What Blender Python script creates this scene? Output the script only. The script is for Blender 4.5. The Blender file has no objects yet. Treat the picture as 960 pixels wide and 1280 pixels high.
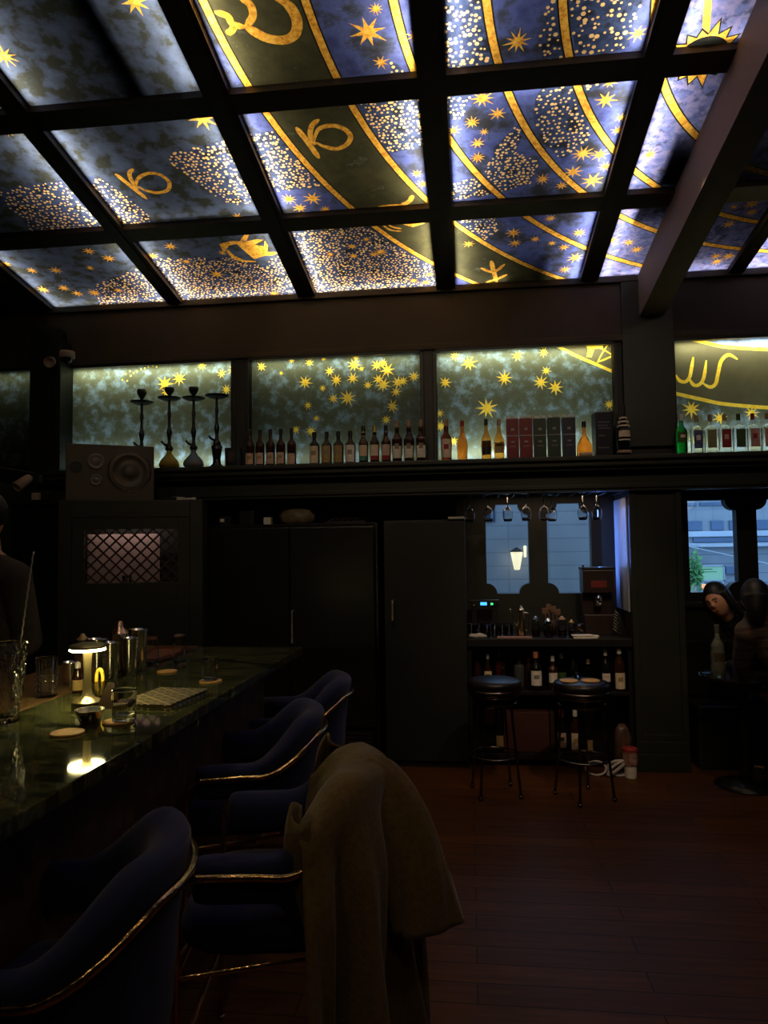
import bpy, bmesh, math, random
from mathutils import Vector, Matrix, geometry
rnd = random.Random(7)
PI = math.pi
sc = bpy.context.scene
COL = sc.collection

# ------------------------------------------------------------------ camera model (frame taken as 960x1280)
F_PX, YAW, PITCH, ROLL, EYE = 902.3, 0.1163, 0.05297, -0.01388, 1.65
CAM_ROT = Matrix.Rotation(YAW, 3, 'Z') @ Matrix.Rotation(PI/2+PITCH, 3, 'X') @ Matrix.Rotation(ROLL, 3, 'Z')
SLOPE, CZ = 0.1539, 4.584            # ceiling plane z = CZ - SLOPE*Y
def ray(x, y): return CAM_ROT @ Vector(((x-480)/F_PX, (640-y)/F_PX, -1.0))
def atY(x, y, Y): v = ray(x, y); return v*(Y/v.y) + Vector((0, 0, EYE))
def atX(x, y, X): v = ray(x, y); return v*(X/v.x) + Vector((0, 0, EYE))
def atZ(x, y, Z): v = ray(x, y); return v*((Z-EYE)/v.z) + Vector((0, 0, EYE))
def atC(x, y):
    v = ray(x, y); return v*((CZ-EYE)/(v.z+SLOPE*v.y)) + Vector((0, 0, EYE))
def roofz(Y): return CZ - SLOPE*Y

cam = bpy.data.cameras.new('camera'); camo = bpy.data.objects.new('camera', cam); COL.objects.link(camo)
camo.matrix_world = Matrix.Translation((0, 0, EYE)) @ CAM_ROT.to_4x4()
cam.sensor_fit = 'VERTICAL'; cam.sensor_height = 36.0; cam.lens = 36.0*F_PX/1280
cam.clip_start = 0.05; cam.clip_end = 200
sc.camera = camo
sc.view_settings.view_transform = 'Standard'; sc.view_settings.look = 'None'
sc.view_settings.gamma = 1.0; sc.view_settings.exposure = 0.0
sc.view_settings.use_curve_mapping = False
try:
    sc.cycles.caustics_refractive = False; sc.cycles.caustics_reflective = False
    sc.cycles.max_bounces = 8; sc.cycles.transparent_max_bounces = 12
    sc.cycles.sample_clamp_indirect = 3.0
    sc.cycles.use_denoising = True
except Exception: pass

# ------------------------------------------------------------------ materials
MATS = {}
def nodes_of(name):
    m = bpy.data.materials.new(name); m.use_nodes = True
    return m, m.node_tree, m.node_tree.nodes, m.node_tree.links, m.node_tree.nodes['Principled BSDF']
def ramp(N, stops, interp='LINEAR'):
    r = N.new('ShaderNodeValToRGB'); r.color_ramp.interpolation = interp
    e = r.color_ramp.elements
    while len(e) < len(stops): e.new(0.5)
    for k, (p, c) in enumerate(stops): e[k].position = p; e[k].color = (*c, 1)
    return r
def pmat(name, col, rough=0.5, metal=0.0, noise=None, scale=8.0, trans=0.0, ior=1.45, spec=0.5, bump=0.0, emit=None, estr=0.0, stretch=None, sheen=0.0, detail=4, coat=0):
    if name in MATS: return MATS[name]
    m, t, N, L, b = nodes_of(name)
    b.inputs['Base Color'].default_value = (*col, 1)
    b.inputs['Roughness'].default_value = rough; b.inputs['Metallic'].default_value = metal
    b.inputs['Transmission Weight'].default_value = trans; b.inputs['IOR'].default_value = ior
    b.inputs['Specular IOR Level'].default_value = spec
    if sheen: b.inputs['Sheen Weight'].default_value = sheen
    if coat: b.inputs['Coat Weight'].default_value = coat; b.inputs['Coat Roughness'].default_value = .08
    tc = N.new('ShaderNodeTexCoord'); mp = N.new('ShaderNodeMapping')
    L.new(tc.outputs['Object'], mp.inputs[0])
    if stretch: mp.inputs['Scale'].default_value = stretch
    nz = N.new('ShaderNodeTexNoise'); nz.inputs['Scale'].default_value = scale; nz.inputs['Detail'].default_value = detail
    L.new(mp.outputs[0], nz.inputs[0])
    c2 = noise if noise else tuple(c*0.8 for c in col)
    r = ramp(N, [(0.35, col), (0.68, c2)])
    L.new(nz.outputs[0], r.inputs[0]); L.new(r.outputs[0], b.inputs['Base Color'])
    if bump:
        bp = N.new('ShaderNodeBump'); bp.inputs['Strength'].default_value = bump; bp.inputs['Distance'].default_value = 0.01
        L.new(nz.outputs[0], bp.inputs['Height']); L.new(bp.outputs[0], b.inputs['Normal'])
    if emit:
        b.inputs['Emission Color'].default_value = (*emit, 1); b.inputs['Emission Strength'].default_value = estr
    MATS[name] = m; return m

def film_mat(name, stops, scale=9.0, speck=None, scale2=30, purple=None):
    """printed translucent film: only transmits (and faintly reflects) the light of the strips behind it"""
    if name in MATS: return MATS[name]
    m, t, N, L, b = nodes_of(name); N.remove(b)
    out = [n for n in N if n.type == 'OUTPUT_MATERIAL'][0]
    geo = N.new('ShaderNodeNewGeometry')
    n1 = N.new('ShaderNodeTexNoise'); n1.inputs['Scale'].default_value = scale; n1.inputs['Detail'].default_value = 7; n1.inputs['Roughness'].default_value = .62
    L.new(geo.outputs['Position'], n1.inputs[0])
    r = ramp(N, stops); L.new(n1.outputs[0], r.inputs[0]); c = r.outputs[0]
    if purple:
        n2 = N.new('ShaderNodeTexNoise'); n2.inputs['Scale'].default_value = scale2; n2.inputs['Detail'].default_value = 3
        L.new(geo.outputs['Position'], n2.inputs[0])
        r2 = ramp(N, [(0.45, (0, 0, 0)), (0.62, (1, 1, 1))]); L.new(n2.outputs[0], r2.inputs[0])
        mx = N.new('ShaderNodeMix'); mx.data_type = 'RGBA'; L.new(r2.outputs[0], mx.inputs[0])
        L.new(c, mx.inputs[6]); mx.inputs[7].default_value = (*purple, 1); c = mx.outputs[2]
    if speck:
        v = N.new('ShaderNodeTexVoronoi'); v.inputs['Scale'].default_value = speck[0]
        L.new(geo.outputs['Position'], v.inputs[0])
        r3 = ramp(N, [(0.0, (1, 1, 1)), (speck[1], (0, 0, 0))]); L.new(v.outputs['Distance'], r3.inputs[0])
        n3 = N.new('ShaderNodeTexNoise'); n3.inputs['Scale'].default_value = 4.0; L.new(geo.outputs['Position'], n3.inputs[0])
        r4 = ramp(N, [(0.52, (0, 0, 0)), (0.6, (1, 1, 1))]); L.new(n3.outputs[0], r4.inputs[0])
        mu = N.new('ShaderNodeMath'); mu.operation = 'MULTIPLY'; L.new(r3.outputs[0], mu.inputs[0]); L.new(r4.outputs[0], mu.inputs[1])
        mx = N.new('ShaderNodeMix'); mx.data_type = 'RGBA'; L.new(mu.outputs[0], mx.inputs[0])
        L.new(c, mx.inputs[6]); mx.inputs[7].default_value = (*speck[2], 1); c = mx.outputs[2]
    tr = N.new('ShaderNodeBsdfTranslucent'); L.new(c, tr.inputs['Color'])
    gl = N.new('ShaderNodeBsdfGlossy'); gl.inputs['Roughness'].default_value = .35; gl.inputs['Color'].default_value = (.5, .5, .5, 1)
    ms = N.new('ShaderNodeMixShader'); ms.inputs[0].default_value = 0.02
    L.new(tr.outputs[0], ms.inputs[1]); L.new(gl.outputs[0], ms.inputs[2]); L.new(ms.outputs[0], out.inputs[0])
    MATS[name] = m; return m

SKY = film_mat('printed night sky film', [(0.36, (.050, .060, .17)), (0.47, (.080, .100, .27)), (0.54, (.055, .065, .12)), (0.62, (.036, .036, .042))], 5.5, (55, .12, (.6, .7, .9)))
SKY2 = film_mat('printed violet sky film', [(0.36, (.07, .08, .18)), (0.5, (.12, .14, .32)), (0.6, (.055, .06, .11))], 12, (48, .13, (.8, .8, 1)), 22, (.20, .18, .33))
SKYD = film_mat('printed slate sky film', [(0.38, (.075, .098, .165)), (0.5, (.058, .072, .108)), (0.58, (.036, .039, .034))], 10)
OLIVE = film_mat('printed olive zodiac band film', [(0.4, (.065, .06, .028)), (0.6, (.045, .042, .022)), (0.7, (.10, .10, .065))], 9, (26, .10, (.2, .2, .14)))
GOLD = film_mat('printed gold film', [(0.35, (.95, .55, .10)), (0.5, (.85, .40, .045)), (0.62, (.55, .22, .03))], 42)
GOLDY = film_mat('printed bright gold film', [(0.35, (1, .85, .14)), (0.5, (1, .72, .06)), (0.65, (.95, .58, .04))], 30)
DARKB = film_mat('printed deep blue film under dots', [(0.38, (.028, .038, .075)), (0.5, (.05, .07, .15)), (0.62, (.02, .022, .03))], 11)
DOTM = film_mat('printed pale gold dot film', [(0.35, (1, .68, .28)), (0.65, (.9, .5, .18))], 60)
WSKY = film_mat('printed green night film', [(0.34, (.19, .28, .33)), (0.43, (.13, .18, .18)), (0.50, (.095, .115, .08)), (0.62, (.085, .095, .055))], 13)
WOLV = film_mat('printed olive wall film', [(0.4, (.115, .11, .06)), (0.6, (.095, .09, .05))], 4)
WBLUE = film_mat('printed blue cloud film', [(0.4, (.24, .36, .62)), (0.6, (.14, .18, .22))], 9)
INK = film_mat('printed black outline film', [(0.4, (.012, .012, .012)), (0.6, (.02, .02, .015))], 9)

GREEN = pmat('dark green painted panelling', (.023, .026, .017), .45, noise=(.019, .022, .014), scale=3)
GREENB = pmat('blackish green paint', (.016, .018, .014), .5, scale=3)
BROWN = pmat('dark umber painted plaster', (.056, .042, .022), .7, noise=(.044, .032, .017), scale=2)
BLACK = pmat('black painted timber', (.010, .009, .008), .45, scale=6)
GRIDM = pmat('black stained ceiling grid timber', (.035, .020, .012), .5, noise=(.02, .012, .008), scale=12)
BEAMM = pmat('umber painted beam', (.20, .15, .105), .7, noise=(.17, .125, .09), scale=3)
GLOSSBK = pmat('satin black steel', (.012, .012, .011), .32, metal=0.0, scale=3)
BRASS = pmat('polished brass', (1., .68, .36), .13, metal=1.0, noise=(.80, .46, .19), scale=45, bump=.25)
CHROME = pmat('polished steel', (.75, .72, .68), .14, metal=1.0, scale=10)
DULLMET = pmat('dark metal', (.16, .13, .10), .3, metal=1.0, scale=10)
VELVET = pmat('navy velvet', (.014, .025, .105), .85, noise=(.011, .019, .080), scale=18, sheen=.15)
COATM = pmat('olive brown wool', (.20, .135, .05), .95, noise=(.15, .10, .036), scale=60, bump=.3, sheen=.3)
CORK = pmat('pale cork', (.82, .47, .14), .7, noise=(.68, .37, .11), scale=60)
WHITEC = pmat('white cloth', (.6, .55, .5), .8, scale=20, bump=.4)
WHITEP = pmat('white plastic', (.70, .66, .60), .4, scale=3)
PAPER = pmat('cream paper label', (.85, .68, .45), .7, noise=(.72, .56, .37), scale=40)
PAPERP = pmat('pinkish paper label', (.75, .50, .36), .7, noise=(.6, .4, .28), scale=40)
PAPERM = pmat('mustard paper label', (.42, .29, .10), .7, noise=(.32, .21, .08), scale=40)
PAPERW = pmat('white paper label', (.88, .80, .68), .7, noise=(.76, .68, .56), scale=40)
LRED = pmat('red paper label', (.35, .03, .03), .6, scale=30)
LTEAL = pmat('teal paper label', (.05, .22, .18), .6, scale=30)
LNAVY = pmat('navy paper label', (.02, .03, .12), .5, noise=(.15, .17, .3), scale=70)
LOLIVE = pmat('olive paper label', (.28, .27, .10), .6, scale=30)
LGREEN = pmat('moss green paper label', (.06, .12, .03), .6, scale=30)
LPINK = pmat('pink paper label', (.62, .27, .22), .6, noise=(.7, .4, .33), scale=30)
LBLACK = pmat('black paper label', (.02, .02, .025), .5, scale=30)
DARKGL = pmat('dark amber bottle glass', (.06, .022, .01), .08, trans=.35, scale=4)
BLKGL = pmat('black bottle glass', (.008, .009, .008), .08, scale=4)
REDGL = pmat('deep red spirit in glass', (.25, .04, .015), .06, trans=.7, scale=4)
AMBER = pmat('amber spirit in glass', (.95, .38, .05), .05, trans=.85, scale=4)
ORANGE = pmat('orange cognac in glass', (1., .28, .03), .05, trans=.85, scale=4)
GRNGL = pmat('green bottle glass', (.01, .35, .05), .05, trans=.8, scale=4)
CLEARB = pmat('clear bottle glass', (.92, .95, .95), .03, trans=1., scale=4)
CAPBK = pmat('black bottle capsule', (.012, .012, .012), .35, scale=9)
CAPRED = pmat('red bottle capsule', (.45, .03, .02), .35, scale=9)
CAPGOLD = pmat('gold bottle capsule', (.75, .48, .12), .3, metal=.8, scale=9)
CAPCORK = pmat('cork and foil stopper', (.45, .30, .18), .6, scale=9)
CAPW = pmat('white bottle capsule', (.75, .72, .66), .4, scale=9)
GLASS = pmat('clear drinking glass', (1, 1, 1), .0, trans=1., ior=1.45, scale=4)
WATER = pmat('water in glass', (.97, .97, .9), .0, trans=1., ior=1.33, scale=4)
SKIN = pmat('warm skin', (.72, .36, .22), .55, noise=(.66, .32, .19), scale=8)
HAIR = pmat('black hair', (.008, .006, .006), .5, stretch=(30, 30, 2), scale=6)
CLOTHD = pmat('charcoal shirt cloth', (.035, .030, .026), .9, scale=30, bump=.2)
CLOTHK = pmat('black knit cloth', (.010, .009, .010), .9, scale=30, bump=.2)
BOXBK = pmat('black carton', (.014, .014, .02), .4, scale=9)

def wood_mat(name, c1, c2, rough, plank=None, bump=0.02):
    m, t, N, L, b = nodes_of(name)
    tc = N.new('ShaderNodeTexCoord'); mp = N.new('ShaderNodeMapping'); L.new(tc.outputs['Object'], mp.inputs[0])
    mp.inputs['Scale'].default_value = (1.2, 14, 14)
    nz = N.new('ShaderNodeTexNoise'); nz.inputs['Scale'].default_value = 2.5; nz.inputs['Detail'].default_value = 6
    L.new(mp.outputs[0], nz.inputs[0]); r = ramp(N, [(0.3, c1), (0.7, c2)]); L.new(nz.outputs[0], r.inputs[0])
    c = r.outputs[0]
    if plank:
        br = N.new('ShaderNodeTexBrick'); br.inputs['Scale'].default_value = 1.0
        br.inputs['Brick Width'].default_value = plank[0]; br.inputs['Row Height'].default_value = plank[1]
        br.inputs['Mortar Size'].default_value = .003; br.inputs['Color1'].default_value = (1, 1, 1, 1)
        br.inputs['Color2'].default_value = (.62, .62, .62, 1); br.inputs['Mortar'].default_value = (.15, .15, .15, 1)
        L.new(tc.outputs['Object'], br.inputs[0])
        mx = N.new('ShaderNodeMix'); mx.data_type = 'RGBA'; mx.blend_type = 'MULTIPLY'; mx.inputs[0].default_value = 1
        L.new(c, mx.inputs[6]); L.new(br.outputs[0], mx.inputs[7]); c = mx.outputs[2]
    L.new(c, b.inputs['Base Color']); b.inputs['Roughness'].default_value = rough
    if plank: b.inputs['Specular IOR Level'].default_value = .22
    bp = N.new('ShaderNodeBump'); bp.inputs['Strength'].default_value = bump * 5; bp.inputs['Distance'].default_value = .004
    L.new(nz.outputs[0], bp.inputs['Height']); L.new(bp.outputs[0], b.inputs['Normal'])
    MATS[name] = m; return m
FLOORM = wood_mat('dark red brown plank floor', (.17, .060, .012), (.095, .034, .009), .5, (1.3, .13))
WOODM = wood_mat('brown wood inlay', (.17, .10, .04), (.12, .07, .03), .35)
DARKWOOD = wood_mat('dark stained wood', (.05, .022, .012), (.03, .014, .008), .45)

def marble_mat():
    m, t, N, L, b = nodes_of('dark green marble')
    tc = N.new('ShaderNodeTexCoord'); mp = N.new('ShaderNodeMapping'); L.new(tc.outputs['Object'], mp.inputs[0])
    mp.inputs['Rotation'].default_value = (0, 0, .9); mp.inputs['Scale'].default_value = (1, 3.2, 1)
    n1 = N.new('ShaderNodeTexNoise'); n1.inputs['Scale'].default_value = 3.5; n1.inputs['Detail'].default_value = 9; n1.inputs['Distortion'].default_value = 1.6
    L.new(mp.outputs[0], n1.inputs[0])
    r = ramp(N, [(0.36, (.016, .022, .010)), (0.48, (.050, .060, .022)), (0.55, (.13, .13, .05)), (0.62, (.025, .030, .013))])
    L.new(n1.outputs[0], r.inputs[0]); L.new(r.outputs[0], b.inputs['Base Color'])
    b.inputs['Roughness'].default_value = .045; b.inputs['Specular IOR Level'].default_value = .6
    return m
MARBLE = marble_mat()

def cladding_mat():
    m, t, N, L, b = nodes_of('brown bar cladding')
    tc = N.new('ShaderNodeTexCoord'); mp = N.new('ShaderNodeMapping'); L.new(tc.outputs['Object'], mp.inputs[0])
    mp.inputs['Rotation'].default_value = (0, PI/2, 0)
    v = N.new('ShaderNodeTexVoronoi'); v.inputs['Scale'].default_value = 11; v.distance = 'CHEBYCHEV'; L.new(tc.outputs['Object'], v.inputs[0])
    r = ramp(N, [(0.0, (.22, .10, .045)), (.6, (.08, .036, .018))]); L.new(v.outputs['Distance'], r.inputs[0])
    L.new(r.outputs[0], b.inputs['Base Color']); b.inputs['Roughness'].default_value = .6
    bp = N.new('ShaderNodeBump'); bp.inputs['Strength'].default_value = .4; L.new(v.outputs['Distance'], bp.inputs['Height']); L.new(bp.outputs[0], b.inputs['Normal'])
    return m
CLAD = cladding_mat()

def pane_mat():
    m, t, N, L, b = nodes_of('window pane glass'); N.remove(b)
    out = [n for n in N if n.type == 'OUTPUT_MATERIAL'][0]
    tr = N.new('ShaderNodeBsdfTransparent'); tr.inputs[0].default_value = (.80, .88, .95, 1)
    gl = N.new('ShaderNodeBsdfGlossy'); gl.inputs['Roughness'].default_value = .02
    ms = N.new('ShaderNodeMixShader'); ms.inputs[0].default_value = .05
    L.new(tr.outputs[0], ms.inputs[1]); L.new(gl.outputs[0], ms.inputs[2]); L.new(ms.outputs[0], out.inputs[0])
    return m
PANE = pane_mat()

# ------------------------------------------------------------------ object helpers
def tag(o, label=None, cat=None, group=None, kind=None):
    if label: o['label'] = label
    if cat: o['category'] = cat
    if group: o['group'] = group
    if kind: o['kind'] = kind
    return o
def empty(name, loc, label, cat, group=None, rz=0):
    o = bpy.data.objects.new(name, None); COL.objects.link(o); o.location = loc; o.rotation_euler = (0, 0, rz)
    o.empty_display_size = .05
    return tag(o, label, cat, group)
def link(name, me, mat, parent=None, loc=None, smooth=False, rot=None):
    o = bpy.data.objects.new(name, me); COL.objects.link(o)
    for m in (mat if isinstance(mat, (list, tuple)) else [mat]): me.materials.append(m)
    if smooth:
        for p in me.polygons: p.use_smooth = True
    if parent: o.parent = parent
    if loc is not None: o.location = loc
    if rot is not None: o.rotation_euler = rot
    return o
def finish(bm, name='mesh'):
    me = bpy.data.meshes.new(name); bmesh.ops.recalc_face_normals(bm, faces=bm.faces); bm.to_mesh(me); bm.free(); return me
def obj(name, bm, mat, parent=None, loc=None, smooth=False, rot=None):
    return link(name, finish(bm, name), mat, parent, loc, smooth, rot)
def B(): return bmesh.new()
def box(bm, x0, x1, y0, y1, z0, z1, bev=0.0, M=None, mi=0):
    r = bmesh.ops.create_cube(bm, size=1.0); vs = r['verts']
    for v in vs: v.co = Vector(((x0+x1)/2+v.co.x*(x1-x0), (y0+y1)/2+v.co.y*(y1-y0), (z0+z1)/2+v.co.z*(z1-z0)))
    fs = list({f for v in vs for f in v.link_faces})
    if bev > 0:
        es = list({e for v in vs for e in v.link_edges})
        rr = bmesh.ops.bevel(bm, geom=es, offset=bev, segments=2, affect='EDGES', profile=.6)
        fs = rr['faces']; vs = list({v for f in fs for v in f.verts} | {v for v in vs if v.is_valid})
    for f in fs:
        if f.is_valid: f.material_index = mi
    if M is not None:
        for v in vs: v.co = M @ v.co
    return vs
def lathe(bm, prof, seg=24, c=(0, 0, 0), close=False, mod=None, mi=0):
    rings = []
    for (r, z) in prof:
        if r < 1e-6: rings.append([bm.verts.new((c[0], c[1], c[2]+z))])
        else:
            ring = []
            for k in range(seg):
                a = 2*PI*k/seg; rr = r*(mod(a, z) if mod else 1)
                ring.append(bm.verts.new((c[0]+rr*math.cos(a), c[1]+rr*math.sin(a), c[2]+z)))
            rings.append(ring)
    pairs = list(zip(rings[:-1], rings[1:]))
    if close: pairs.append((rings[-1], rings[0]))
    for A, Bq in pairs:
        n = max(len(A), len(Bq))
        for k in range(n):
            k2 = (k+1) % n
            if len(A) == 1 and len(Bq) == 1: break
            if len(A) == 1: f = bm.faces.new((A[0], Bq[k], Bq[k2]))
            elif len(Bq) == 1: f = bm.faces.new((A[k], A[k2], Bq[0]))
            else: f = bm.faces.new((A[k], A[k2], Bq[k2], Bq[k]))
            f.material_index = mi
def tube(bm, pts, r, seg=10, cap=True, closed=False, rfun=None):
    pts = [Vector(p) for p in pts]; n = len(pts); rings = []; up = None
    for i, p in enumerate(pts):
        if closed: d = pts[(i+1) % n]-pts[i-1]
        else: d = pts[min(i+1, n-1)]-pts[max(i-1, 0)]
        d.normalize()
        if up is None:
            up = Vector((0, 0, 1)) if abs(d.z) < .9 else Vector((1, 0, 0))
        s = d.cross(up); s.normalize(); up = s.cross(d); up.normalize()
        rr = rfun(i/(n-1)) if rfun else r
        rings.append([bm.verts.new(p+s*math.cos(2*PI*k/seg)*rr+up*math.sin(2*PI*k/seg)*rr) for k in range(seg)])
    m = n if closed else n-1
    for i in range(m):
        A, C = rings[i], rings[(i+1) % n]
        for k in range(seg): bm.faces.new((A[k], A[(k+1) % seg], C[(k+1) % seg], C[k]))
    if cap and not closed: bm.faces.new(rings[0][::-1]); bm.faces.new(rings[-1])
def cat(pts, n=8, closed=False):
    pts = [Vector(p) for p in pts]; out = []; m = len(pts)
    rng = range(m) if closed else range(m-1)
    for i in rng:
        p0 = pts[(i-1) % m] if closed or i > 0 else pts[0]
        p1, p2 = pts[i], pts[(i+1) % m]
        p3 = pts[(i+2) % m] if closed or i+2 < m else pts[-1]
        for k in range(n):
            t = k/n
            out.append(.5*((2*p1)+(p2-p0)*t+(2*p0-5*p1+4*p2-p3)*t*t+(3*p1-p0-3*p2+p3)*t**3))
    if not closed: out.append(pts[-1])
    return out
def copy_tree(o, parent=None):
    c = o.copy(); COL.objects.link(c)
    if parent: c.parent = parent
    for ch in list(o.children): copy_tree(ch, c)
    return c
def area(name, loc, rot, sx, sy, power, color, spread=PI):
    l = bpy.data.lights.new(name, 'AREA'); l.shape = 'RECTANGLE'; l.size = sx; l.size_y = sy; l.energy = power; l.color = color
    l.spread = spread
    o = bpy.data.objects.new(name, l); COL.objects.link(o); o.location = loc
    o.rotation_euler = rot; return o
def aimed(o, d):
    o.rotation_euler = Vector(d).to_track_quat('-Z', 'Y').to_euler(); return o
# ------------------------------------------------------------------ printed artwork as planar mesh cut by constrained triangulation
def star_poly(c, r, n=8, rot=0.0, inner=.30, sx=1.0, seed=0):
    g = random.Random(seed*13+5); out = []
    for k in range(2*n):
        a = rot+PI*k/n; rr = r*(g.uniform(.78, 1.05) if k % 2 == 0 else inner)
        out.append((c[0]+rr*math.cos(a)*sx, c[1]+rr*math.sin(a)))
    return out
def stroke(pts, w, taper=True, smooth=6):
    P = [Vector((p[0], p[1], 0)) for p in pts]
    if smooth and len(P) > 2: P = cat(P, smooth)
    n = len(P); L = []; R = []
    for i, p in enumerate(P):
        d = P[min(i+1, n-1)]-P[max(i-1, 0)]; d.normalize(); s = Vector((-d.y, d.x, 0))
        t = i/(n-1); ww = w*.5*((.35+.65*min(1, 6*t, 6*(1-t))) if taper else 1)
        L.append(p+s*ww); R.append(p-s*ww)
    return [[(a.x, a.y), (b.x, b.y), (c.x, c.y), (d.x, d.y)] for a, b, c, d in zip(L[:-1], L[1:], R[1:], R[:-1])]
def inside(p, poly):
    x, y = p; c = False; j = len(poly)-1
    for i in range(len(poly)):
        xi, yi = poly[i]; xj, yj = poly[j]
        if (yi > y) != (yj > y) and x < (xj-xi)*(y-yi)/(yj-yi)+xi: c = not c
        j = i
    return c
def centroid(poly): return (sum(p[0] for p in poly)/len(poly), sum(p[1] for p in poly)/len(poly))
def clip(poly, x0, x1, y0, y1):
    def cut(P, f, g):
        out = []
        for i in range(len(P)):
            a, b = P[i-1], P[i]; fa, fb = f(a), f(b)
            if (fa >= 0) != (fb >= 0):
                t = fa/(fa-fb); out.append((a[0]+(b[0]-a[0])*t, a[1]+(b[1]-a[1])*t))
            if fb >= 0: out.append(b)
        return out
    for f in (lambda p: p[0]-x0, lambda p: x1-p[0], lambda p: p[1]-y0, lambda p: y1-p[1]):
        poly = cut(poly, f, None)
        if len(poly) < 3: return None
    return poly
def art_mesh(name, rect, shapes):
    """rect=(x0,x1,y0,y1); shapes=[(polygon, material index)], a later shape wins; returns 2D verts, faces, material indices"""
    x0, x1, y0, y1 = rect
    V = [Vector((x0, y0)), Vector((x1, y0)), Vector((x1, y1)), Vector((x0, y1))]; Fc = [[0, 1, 2, 3]]; mi = [0]
    for poly, m in shapes:
        bx = [p[0] for p in poly]; by = [p[1] for p in poly]
        if max(bx) < x0 or min(bx) > x1 or max(by) < y0 or min(by) > y1: continue
        if min(bx) < x0 or max(bx) > x1 or min(by) < y0 or max(by) > y1:
            poly = clip(poly, x0, x1, y0, y1)
            if not poly: continue
        s = len(V); V += [Vector(p) for p in poly]; Fc.append(list(range(s, s+len(poly)))); mi.append(m)
    v, e, f, ov, oe, of = geometry.delaunay_2d_cdt(V, [], Fc, 0, 1e-5)
    polys = [[tuple(V[i]) for i in q] for q in Fc]; H = {}; cs = .06
    for pi, q in enumerate(polys):
        if pi == 0: continue
        bx = [p[0] for p in q]; by = [p[1] for p in q]; bb = (min(bx), max(bx), min(by), max(by))
        for i in range(int(bb[0]//cs), int(bb[1]//cs)+1):
            for j in range(int(bb[2]//cs), int(bb[3]//cs)+1): H.setdefault((i, j), []).append((pi, bb))
    faces = []; mats = []
    for tri in f:
        cx = sum(v[i].x for i in tri)/len(tri); cy = sum(v[i].y for i in tri)/len(tri); m = 0
        for pi, bb in reversed(H.get((int(cx//cs), int(cy//cs)), ())):
            if bb[0] <= cx <= bb[1] and bb[2] <= cy <= bb[3] and inside((cx, cy), polys[pi]): m = mi[pi]; break
        faces.append(tri); mats.append(m)
    return v, faces, mats
def ring_poly(c, r, w, a0, a1, n=60):
    quads = []
    for k in range(n):
        t0 = a0+(a1-a0)*k/n; t1 = a0+(a1-a0)*(k+1)/n
        quads.append([(c[0]+(r-w/2)*math.cos(t0), c[1]+(r-w/2)*math.sin(t0)), (c[0]+(r+w/2)*math.cos(t0), c[1]+(r+w/2)*math.sin(t0)),
                      (c[0]+(r+w/2)*math.cos(t1), c[1]+(r+w/2)*math.sin(t1)), (c[0]+(r-w/2)*math.cos(t1), c[1]+(r-w/2)*math.sin(t1))])
    return quads
def dots(poly, step, rmin, rmax, seed, taken):
    g = random.Random(seed); out = []
    xs = [p[0] for p in poly]; ys = [p[1] for p in poly]
    ny = int((max(ys)-min(ys))/step)+1; nx = int((max(xs)-min(xs))/step)+1
    for j in range(ny):
        for i in range(nx):
            if g.random() < .12: continue
            p = (min(xs)+(i+.5*(j % 2)+g.uniform(-.34, .34))*step, min(ys)+(j+g.uniform(-.34, .34))*step)
            if not inside(p, poly): continue
            if any((p[0]-q[0])**2+(p[1]-q[1])**2 < (q[2]*.9)**2 for q in taken): continue
            r = rmin+(rmax-rmin)*g.random()**2; a0 = g.random()*6
            r = min(r, step*.42)
            if any(abs(math.hypot(p[0]-c[0], p[1]-c[1])-R_) < .034 for c, R_ in arcs): continue
            out.append([(p[0]+r*math.cos(a0+k*PI/3), p[1]+r*math.sin(a0+k*PI/3)) for k in range(6)])
    return out

C2 = lambda x, y: tuple(atC(x, y)[:2])                # pixel of the photograph -> point (X, Y) on the sloping ceiling
cst = []   # ceiling stars (X, Y, r)
for (x, y, r) in [(5,70,13),(168,2,17),(460,40,22),(470,11,9),(476,78,10),(518,45,9),(647,52,16),(797,42,11),(850,18,8),
    (8,163,9),(253,148,18),(297,271,8),(361,249,10),(391,248,13),(375,260,10),(407,262,9),(521,217,8),(528,230,8),
    (603,123,15),(622,142,11),(567,163,9),(590,153,10),(605,165,6),(597,179,10),(597,197,10),(762,103,9),(757,125,13),
    (728,192,14),(750,193,11),(716,215,12),(678,224,10),(702,232,8),(740,226,14),(757,208,9),(772,163,8),(776,147,7),(812,193,10),
    (111,314,8),(136,323,9),(113,335,6),(70,338,8),(40,338,7),(80,360,8),(54,362,8),(97,367,8),(118,366,9),(148,363,7),(7,330,7),
    (197,293,8),(213,308,9),(191,320,8),(233,327,7),(278,316,6),(271,343,11),(343,367,8),
    (440,308,8),(442,320,8),(476,315,10),(467,318,8),(413,318,6),(458,299,6),(537,343,7),(533,353,8),(517,351,7),
    (586,305,8),(642,291,11),(688,273,8),(644,304,9),(669,299,7),(724,291,9),(705,309,8),(719,322,11),(706,337,8),
    (763,300,11),(786,303,8),(796,312,9),(917,259,6),(940,255,10),(940,265,8),(911,280,9),(895,320,7),(896,327,8),(911,320,9),(690,304,6)]:
    c = atC(x, y); d = (c-Vector((0, 0, EYE))).length; cst.append((c.x, c.y, r*d/F_PX*1.04))
arcs = [((2.57, 2.83), 3.71), ((2.76, 2.79), 3.45), ((2.66, 2.83), 2.96), ((2.68, 2.85), 2.57), ((2.73, 2.84), 2.29), ((2.54, 2.97), 1.68)]
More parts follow.
